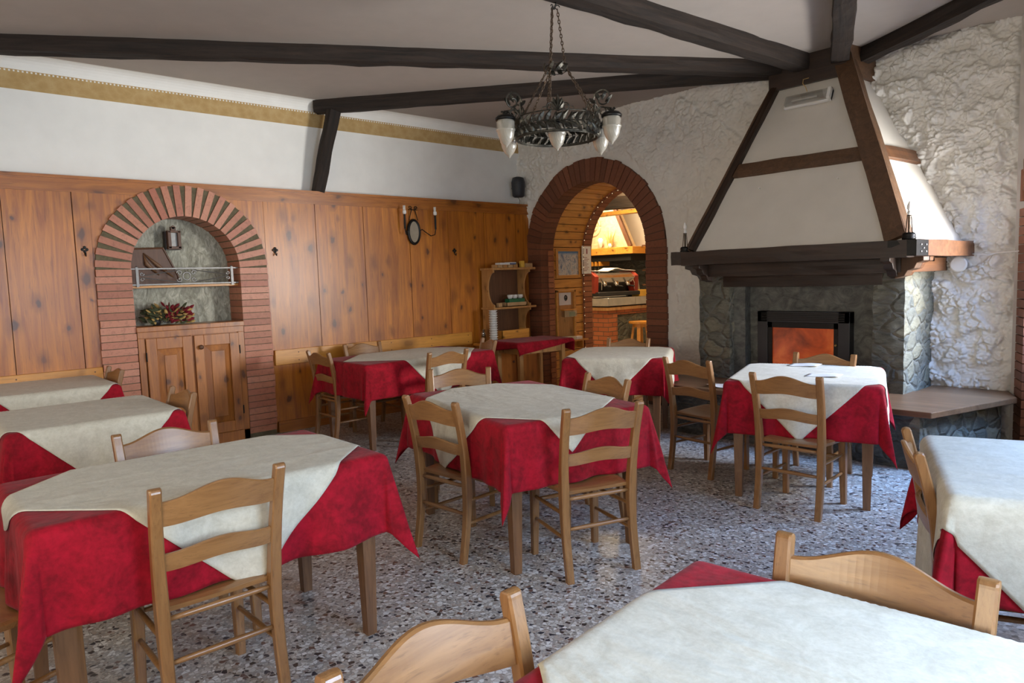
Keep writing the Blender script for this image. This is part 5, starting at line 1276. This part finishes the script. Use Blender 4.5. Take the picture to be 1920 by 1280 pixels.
# espresso machine
es = thing('espresso_machine', 'red and chrome espresso machine on the bar counter beyond the archway', 'coffee machine', (-7.93, 9.50, 1.09), math.radians(78))
def ep(n, mb, m, par=es, **k): return mb.build(n, MT[m], par, **k)
mb = MB(); mb.cbox(-0.48, 0.42, -0.27, 0.20, 0.03, 0.10, 0.01); ep('drip_tray', mb, 'black')
mb = MB(); mb.loft([[(-0.50, -0.18, 0.08), (-0.50, 0.22, 0.08), (-0.50, 0.22, 0.44), (-0.50, -0.08, 0.44), (-0.50, -0.20, 0.36)], [(-0.42, -0.18, 0.08), (-0.42, 0.22, 0.08), (-0.42, 0.22, 0.44), (-0.42, -0.08, 0.44), (-0.42, -0.20, 0.36)]]); ep('side_panel', mb, 'redpl')
mb = MB(); mb.loft([[(0.36, -0.18, 0.08), (0.36, 0.22, 0.08), (0.36, 0.22, 0.44), (0.36, -0.08, 0.44), (0.36, -0.20, 0.36)], [(0.44, -0.18, 0.08), (0.44, 0.22, 0.08), (0.44, 0.22, 0.44), (0.44, -0.08, 0.44), (0.44, -0.20, 0.36)]]); ep('side_panel', mb, 'redpl')
mb = MB(); mb.loft([[(-0.42, -0.02, 0.08), (-0.42, 0.20, 0.08), (-0.42, 0.20, 0.42), (-0.42, -0.10, 0.42), (-0.42, -0.20, 0.34), (-0.42, -0.16, 0.26)], [(0.36, -0.02, 0.08), (0.36, 0.20, 0.08), (0.36, 0.20, 0.42), (0.36, -0.10, 0.42), (0.36, -0.20, 0.34), (0.36, -0.16, 0.26)]]); ep('body', mb, 'chrome')
for x in (-0.25, 0.0, 0.25):
    mb = MB(); mb.lathe([(0.035, 0.19), (0.04, 0.2), (0.04, 0.27)], (x, -0.14, 0), 16); g = ep('group_head', mb, 'chrome', smooth=True)
    mb = MB(); mb.tube([(x, -0.14, 0.20), (x + 0.01, -0.30, 0.185)], 0.013, 8); ep('portafilter_handle', mb, 'black', g)
for x in (-0.37, 0.33): mb = MB(); mb.tube([(x, -0.17, 0.33), (x, -0.22, 0.25), (x + 0.01, -0.2, 0.13)], 0.006, 6); ep('steam_wand', mb, 'chrome')
mb = MB()
vs = []
for i in range(13):
    for j in range(7): x, y = -0.46 + 0.9 * i / 12, -0.12 + 0.32 * j / 6; vs.append((x, y, 0.455 + 0.05 * math.exp(-((x - 0.02) / 0.12) ** 2) + 0.01 * math.sin(9 * x + 5 * y)))
mb.add(vs, [(i * 7 + j, i * 7 + j + 7, i * 7 + j + 8, i * 7 + j + 1) for i in range(12) for j in range(6)]); o = mb.build('towel', MT['paper'], None, smooth=True); o.location = (-7.93, 9.50, 1.09); o.rotation_euler = (0, 0, math.radians(78)); sd = o.modifiers.new('t', 'SOLIDIFY'); sd.thickness = 0.01
tag(o, 'white towel lying on top of the espresso machine', 'towel')
gr = thing('coffee_grinder', 'black and silver coffee grinder right of the espresso machine', 'grinder', (-7.92, 10.05, 1.09), math.radians(48))
mb = MB(); mb.loft([[(-0.09, -0.12, 0), (0.0, -0.12, 0), (0.0, 0.12, 0), (-0.09, 0.12, 0)], [(-0.14, -0.12, 0.42), (-0.05, -0.12, 0.42), (-0.05, 0.12, 0.42), (-0.14, 0.12, 0.42)]]); mb.build('body', MT['black'], gr, bevel=0.006)
mb = MB(); mb.loft([[(0.0, -0.13, 0), (0.14, -0.13, 0), (0.14, 0.12, 0), (0.0, 0.12, 0)], [(-0.05, -0.13, 0.36), (0.09, -0.13, 0.36), (0.09, 0.12, 0.36), (-0.05, 0.12, 0.36)]]); mb.build('front_panel', MT['steel'], gr, bevel=0.006)
mb = MB(); mb.box(0.0, 0.09, -0.137, -0.13, 0.18, 0.26); mb.build('keypad', MT['black'], gr)
sbox('yellow_box', -7.72, 10.02, 1.09, 0.16, 0.24, 0.11, 'yellow', 'yellow box on the bar counter right of the coffee grinder')
sbox('white_saucer_stack', -8.12, 9.12, 1.09, 0.12, 0.12, 0.05, 'white', 'stack of white saucers at the left end of the visible bar slab', 'saucers')
# stool
st_ = thing('bar_stool', 'pale round-topped wooden stool standing in front of the bar counter', 'stool', (-7.42, 9.62, -0.02))
mb = MB(); mb.lathe([(0.17, 0.66), (0.19, 0.665), (0.19, 0.695), (0.18, 0.70)], n=28); mb.build('seat', MT['railpine'], st_, smooth=False)
mb = MB(); mb.lathe([(0.12, 0.60), (0.12, 0.66)], n=20); mb.build('seat_ring', MT['railpine'], st_)
for k in range(4):
    a = k * PI / 2 + 0.5; mb = MB(); T, L = frame((0.10 * math.cos(a), 0.10 * math.sin(a), 0.66), (0.19 * math.cos(a), 0.19 * math.sin(a), 0.0)); mb.cbox(0, L, -0.03, 0.03, -0.018, 0.018, 0.003, T); mb.build('leg', MT['railpine'], st_)
mb = MB(); mb.ring((0, 0, 0.25), 0.155, 0.01, 20, 6); mb.build('foot_ring', MT['railpine'], st_)
# bar hood over the back counter
YB = 10.8
bh = thing('bar_hood', 'plaster chimney hood with timber shelf behind the bar counter', 'hood', (-9.2, YB, 1.86))
mb = MB(); mb.loft([[(-10.6, YB - 0.05, 2.0), (-8.47, YB - 0.05, 2.0), (-8.47, YB + 0.1, 2.0), (-10.6, YB + 0.1, 2.0)], [(-10.0, YB + 0.1, 3.25), (-9.17, YB + 0.1, 3.25), (-9.17, YB + 0.2, 3.25), (-10.0, YB + 0.2, 3.25)]]); mb.build('plaster_cone', MT['barplaster'], bh, world=True)
mb = MB(); T, L = frame((-8.46, YB - 0.08, 2.0), (-9.15, YB + 0.06, 3.2), (0, -1, 0)); mb.cbox(0, L, -0.04, 0.04, -0.03, 0.03, 0.004, T); mb.build('edge_timber', MT['brownw'], bh, world=True)
mb = MB(); mb.cbox(-10.7, -8.28, YB - 0.25, 11.6, 1.86, 1.995, 0.006); mb.build('timber_shelf', MT['tunnelw'], bh, world=True)
mb = MB(); mb.box(-10.7, -8.38, YB - 0.18, 11.6, 1.74, 1.86); mb.build('dark_underside', MT['nearblack'], bh, world=True)
mb = MB(); mb.ring((-9.42, YB - 0.02, 2.43), 0.16, 0.022, 30, 8, 'y', sy=1.1); mb.ring((-9.42, YB - 0.02, 2.43), 0.06, 0.03, 20, 8, 'y'); mb.build('plaster_relief', MT['barplaster'], bh, world=True, smooth=True)
fl = thing('shelf_flowers', 'pale dried flowers standing on the timber shelf of the bar hood', 'flowers', (-8.9, YB - 0.15, 1.995))
mb = MB(); rnd = random.Random(4)
for k in range(26): leaf(mb, V(rnd.uniform(-0.05, 0.05), 0, rnd.uniform(0.02, 0.05)), V(rnd.uniform(-.4, .4), rnd.uniform(-.2, .2), 1), V(0, -1, 0), rnd.uniform(0.15, 0.30), 0.025, 4)
mb.build('stems', MT['dyel'], fl)
mb = MB(); mb.lathe([(0.03, 0), (0.045, 0.04), (0.03, 0.08)], n=12); mb.build('vase', MT['white'], fl, smooth=True)
mb = MB(); mb.lathe([(0.01, 0.0), (0.03, 0.03), (0.05, 0.10), (0.06, 0.16), (0.03, 0.2)], n=14); o = one('white_ornament', mb, MT['white'], 'white rounded ornament on the bar hood shelf left of the dried flowers', 'ornament', (0, 0, 0), smooth=True); o.location = (-9.14, YB - 0.15, 1.995)
mb = MB(); mb.box(-10.6, -8.5, 11.3, 11.32, 1.0, 1.75); struct('trim_6', mb, MT['stonedark'])
# right side: arched orange panel, shelf with silver pots, lower shelves
mb = MB(); n = 20
pts = [(-8.34, 1.0)] + [(-7.80 - 0.54 * math.cos(PI / 2 * k / n), 2.1 + 0.62 * math.sin(PI / 2 * k / n)) for k in range(n + 1)] + [(-6.8, 2.72), (-6.8, 1.0)]
m_ = len(pts); mb.add([(x, 11.45, z) for x, z in pts] + [(x, 11.58, z) for x, z in pts], [tuple(range(m_)), tuple(reversed(range(m_, 2 * m_)))] + [(i, (i + 1) % m_, m_ + (i + 1) % m_, m_ + i) for i in range(m_)])
struct('trim_7', mb, MT['tunnelw'])
bs = thing('bar_shelves', 'wall shelves with bottles right of the bar hood', 'shelf', (-7.9, 11.2, 1.3))
for z in (2.03, 1.56, 1.28): mb = MB(); mb.cbox(-8.45, -7.2, 11.05, 11.42, z - 0.03, z, 0.003); mb.build('shelf_board', MT['brownw'], bs, world=True)
prev = None
for k, (x, s_) in enumerate(((-8.38, 0.8), (-8.24, 1.2))):
    t = thing('silver_pot', 'silver pot with spout on the upper shelf right of the bar hood, %s one' % ('smaller left' if k == 0 else 'taller right'), 'pot', (x, 11.22, 2.031), 0, 'silver pots'); 
    mb = MB(); mb.lathe([(0.04 * s_, 0), (0.075 * s_, 0.03 * s_), (0.07 * s_, 0.09 * s_), (0.03 * s_, 0.13 * s_), (0.032 * s_, 0.14 * s_)], n=18); mb.build('body', MT['chrome'], t, smooth=True)
    mb = MB(); mb.lathe([(0.033 * s_, 0.14 * s_), (0.02 * s_, 0.165 * s_), (0.005, 0.17 * s_), (0.01 * s_, 0.19 * s_), (0.002, 0.2 * s_)], n=14); mb.build('lid', MT['chrome'], t, smooth=True)
    mb = MB(); mb.tube([(0.06 * s_, 0, 0.05 * s_), (0.11 * s_, 0, 0.08 * s_), (0.12 * s_, 0, 0.13 * s_)], 0.01 * s_, 6); mb.build('spout', MT['chrome'], t)
b0 = None; names = ['leftmost', 'second', 'third', 'fourth', 'fifth', 'rightmost']
for k in range(6):
    if b0 is None: mb = MB(); mb.lathe([(0.035, 0), (0.036, 0.10), (0.03, 0.12), (0.012, 0.15), (0.012, 0.20), (0.014, 0.205)], n=12); o = b0 = mb.build('bottle', MT['brownw'], None, smooth=True)
    else: o = b0.copy(); COL.objects.link(o)
    o.location = (-8.40 + 0.10 * k, 11.2, 1.281); tag(o, 'dark bottle on the lowest bar shelf, %s in the row' % names[k], 'bottle', 'bottles on the lowest bar shelf')
b0 = None
for k in range(5):
    if b0 is None: mb = MB(); mb.lathe([(0.032, 0), (0.034, 0.11), (0.032, 0.11), (0.028, 0.01)], n=12); o = b0 = mb.build('metal_cup', MT['steel'], None, smooth=True)
    else: o = b0.copy(); COL.objects.link(o)
    o.location = (-8.42 + 0.09 * k, 11.2, 1.561); tag(o, 'steel cup on the middle bar shelf, %s in the row' % ['leftmost', 'second', 'third', 'fourth', 'rightmost'][k], 'cup', 'steel cups on the middle bar shelf')
mb = MB(); mb.lathe([(0.16, 0), (0.16, 0.02), (0.12, 0.035), (0.03, 0.035)], n=28, T=Matrix.Translation((-8.08, 11.40, 2.17)) @ Matrix.Rotation(PI / 2, 4, 'X'))
one('wall_clock', mb, MT['black'], 'dark round clock hanging on the orange panel beyond the archway', 'clock', (-8.08, 11.4, 2.17))
# glass rack
gk = thing('glass_rack', 'wooden rack under the bar hood shelf holding upside-down wine glasses', 'rack', (-9.35, YB - 0.1, 1.70))
for k in range(5): mb = MB(); mb.cbox(-9.56 + k * 0.10, -9.53 + k * 0.10, YB - 0.2, YB + 0.1, 1.655, 1.74, 0.002); mb.build('rail', MT['railpine'], gk, world=True)
b0 = None
for k in range(4):
    if b0 is None: mb = MB(); mb.lathe([(0.035, 0.15), (0.033, 0.147), (0.004, 0.14), (0.004, 0.08), (0.03, 0.06), (0.035, 0.03), (0.028, 0.0), (0.026, 0.0), (0.032, 0.03), (0.026, 0.058)], n=14); o = b0 = mb.build('wine_glass', MT['tumbler'], None, smooth=True)
    else: o = b0.copy(); COL.objects.link(o)
    o.location = (-9.495 + k * 0.10, YB - 0.15, 1.515); tag(o, 'upside-down wine glass hanging in the bar rack, %s of four' % ['leftmost', 'second', 'third', 'rightmost'][k], 'wine glass', 'wine glasses in the bar rack')
# beam in the bar room
o = add_beam('bar_ceiling_beam', (-7.9, 8.6, 2.60), (-6.0, 8.9, 2.57), 0.16, 0.20, MT['oldbeam'], seed=31); tag(o, 'dark beam crossing the bar room just behind the archway', 'beam')
mb = MB(); mb.cbox(-8.0, -6.0, 8.66, 8.80, 2.40, 2.46, 0.004); struct('trim_8', mb, MT['tunnelw'])

# ------------------------------------------------------------------ daylight and lamps
def area(name, loc, target, sx, sy, power, col, spread=PI, size_vis=False):
    l = bpy.data.lights.new(name, 'AREA'); l.shape = 'RECTANGLE'; l.size = sx; l.size_y = sy; l.energy = power; l.color = col; l.spread = spread
    o = bpy.data.objects.new(name, l); COL.objects.link(o); o.location = loc
    d = Vector(target) - Vector(loc); o.rotation_euler = d.to_track_quat('-Z', 'Z').to_euler(); o.visible_camera = True
    return o
def on(T, t, y, z): return T @ V(t, y, z)
BLUE, WARM, NEUT = (0.42, 0.64, 1.0), (1.0, 0.88, 0.70), (0.95, 0.97, 1.0)
# garden door beside the fireplace: sky from above, sunlit ground from below
def opening_light(n, T, a, b, z0, z1, out, sky, ground, skyc=BLUE, groundc=WARM):
    c = (a + b) / 2; w = b - a
    if sky: area('daylight_sky_%d' % n, on(T, c, out * 1.3, z1 + 0.9), on(T, c, 0, z0 + 0.25 * (z1 - z0)), w * 1.3, 1.4, sky, skyc, PI * 0.9)
    if ground and n == 1: area('daylight_garden', on(T, c, out * 1.3, 1.55), on(T, c - 0.1, -out * 1.0, 2.05), w * 1.2, 0.9, ground, groundc, PI * 0.9)
    elif ground: area('daylight_ground_%d' % n, on(T, c, out * 1.3, z0 - 0.1 if z0 > 0.3 else 0.5), on(T, c, -out * 1.5, z1 + 0.6), w * 1.3, 1.2, ground, groundc, PI * 0.9)
def plane_light(n, T, a, b, z0, z1, out, power, col):
    c = (a + b) / 2; area('daylight_window_%d' % n, on(T, c, out * 0.55, (z0 + z1) / 2), on(T, c, -out, (z0 + z1) / 2), b - a, z1 - z0, power, col)
SKY = (0.26, 0.50, 1.0)
opening_light(1, TC, *ops[0], 1, 600, 330, SKY, (1.0, 0.98, 0.94))
opening_light(2, TC, *ops[1], 1, 230, 15, SKY)
opening_light(3, TC, *ops[2], 1, 240, 20, SKY)
plane_light(2, TC, *ops[1], 1, 22, (0.62, 0.80, 1.0))
plane_light(3, TC, *ops[2], 1, 150, (0.64, 0.82, 1.0))
plane_light(4, TC, *ops[3], 1, 60, (1.0, 0.95, 0.86))
plane_light(5, TD, *opd[0], -1, 22, (1.0, 0.90, 0.72))
plane_light(7, TD, *opd[2], -1, 120, (1.0, 0.87, 0.64))  # warm lamp behind the added last opening, brightens the left tablecloth sides
plane_light(6, TD, *opd[1], -1, 40, (1.0, 0.90, 0.72))
area('bar_ceiling_lamp', (-8.0, 9.4, 3.1), (-8.0, 9.6, 0), 1.2, 0.8, 95, (1.0, 0.74, 0.42))
area('bar_front_lamp', (-6.2, 8.2, 2.9), (-7.6, 9.8, 1.2), 0.6, 0.6, 45, (1.0, 0.76, 0.45))
area('bar_spot_lamp', (-8.9, 10.2, 2.9), (-8.9, 10.9, 2.2), 0.5, 0.3, 25, (1.0, 0.80, 0.5))
w = bpy.data.worlds.new('world'); sc.world = w; w.use_nodes = True
w.node_tree.nodes['Background'].inputs[0].default_value = (0.55, 0.70, 1.0, 1); w.node_tree.nodes['Background'].inputs[1].default_value = 0.6
sc.view_settings.view_transform = 'Standard'; sc.view_settings.look = 'None'; sc.view_settings.gamma = 1; sc.view_settings.use_curve_mapping = False
sc.view_settings.exposure = 0.03
sc.cycles.use_denoising = True
sc.cycles.max_bounces = 8; sc.cycles.diffuse_bounces = 4; sc.cycles.glossy_bounces = 4; sc.cycles.transparent_max_bounces = 12
sc.cycles.sample_clamp_indirect = 4.0
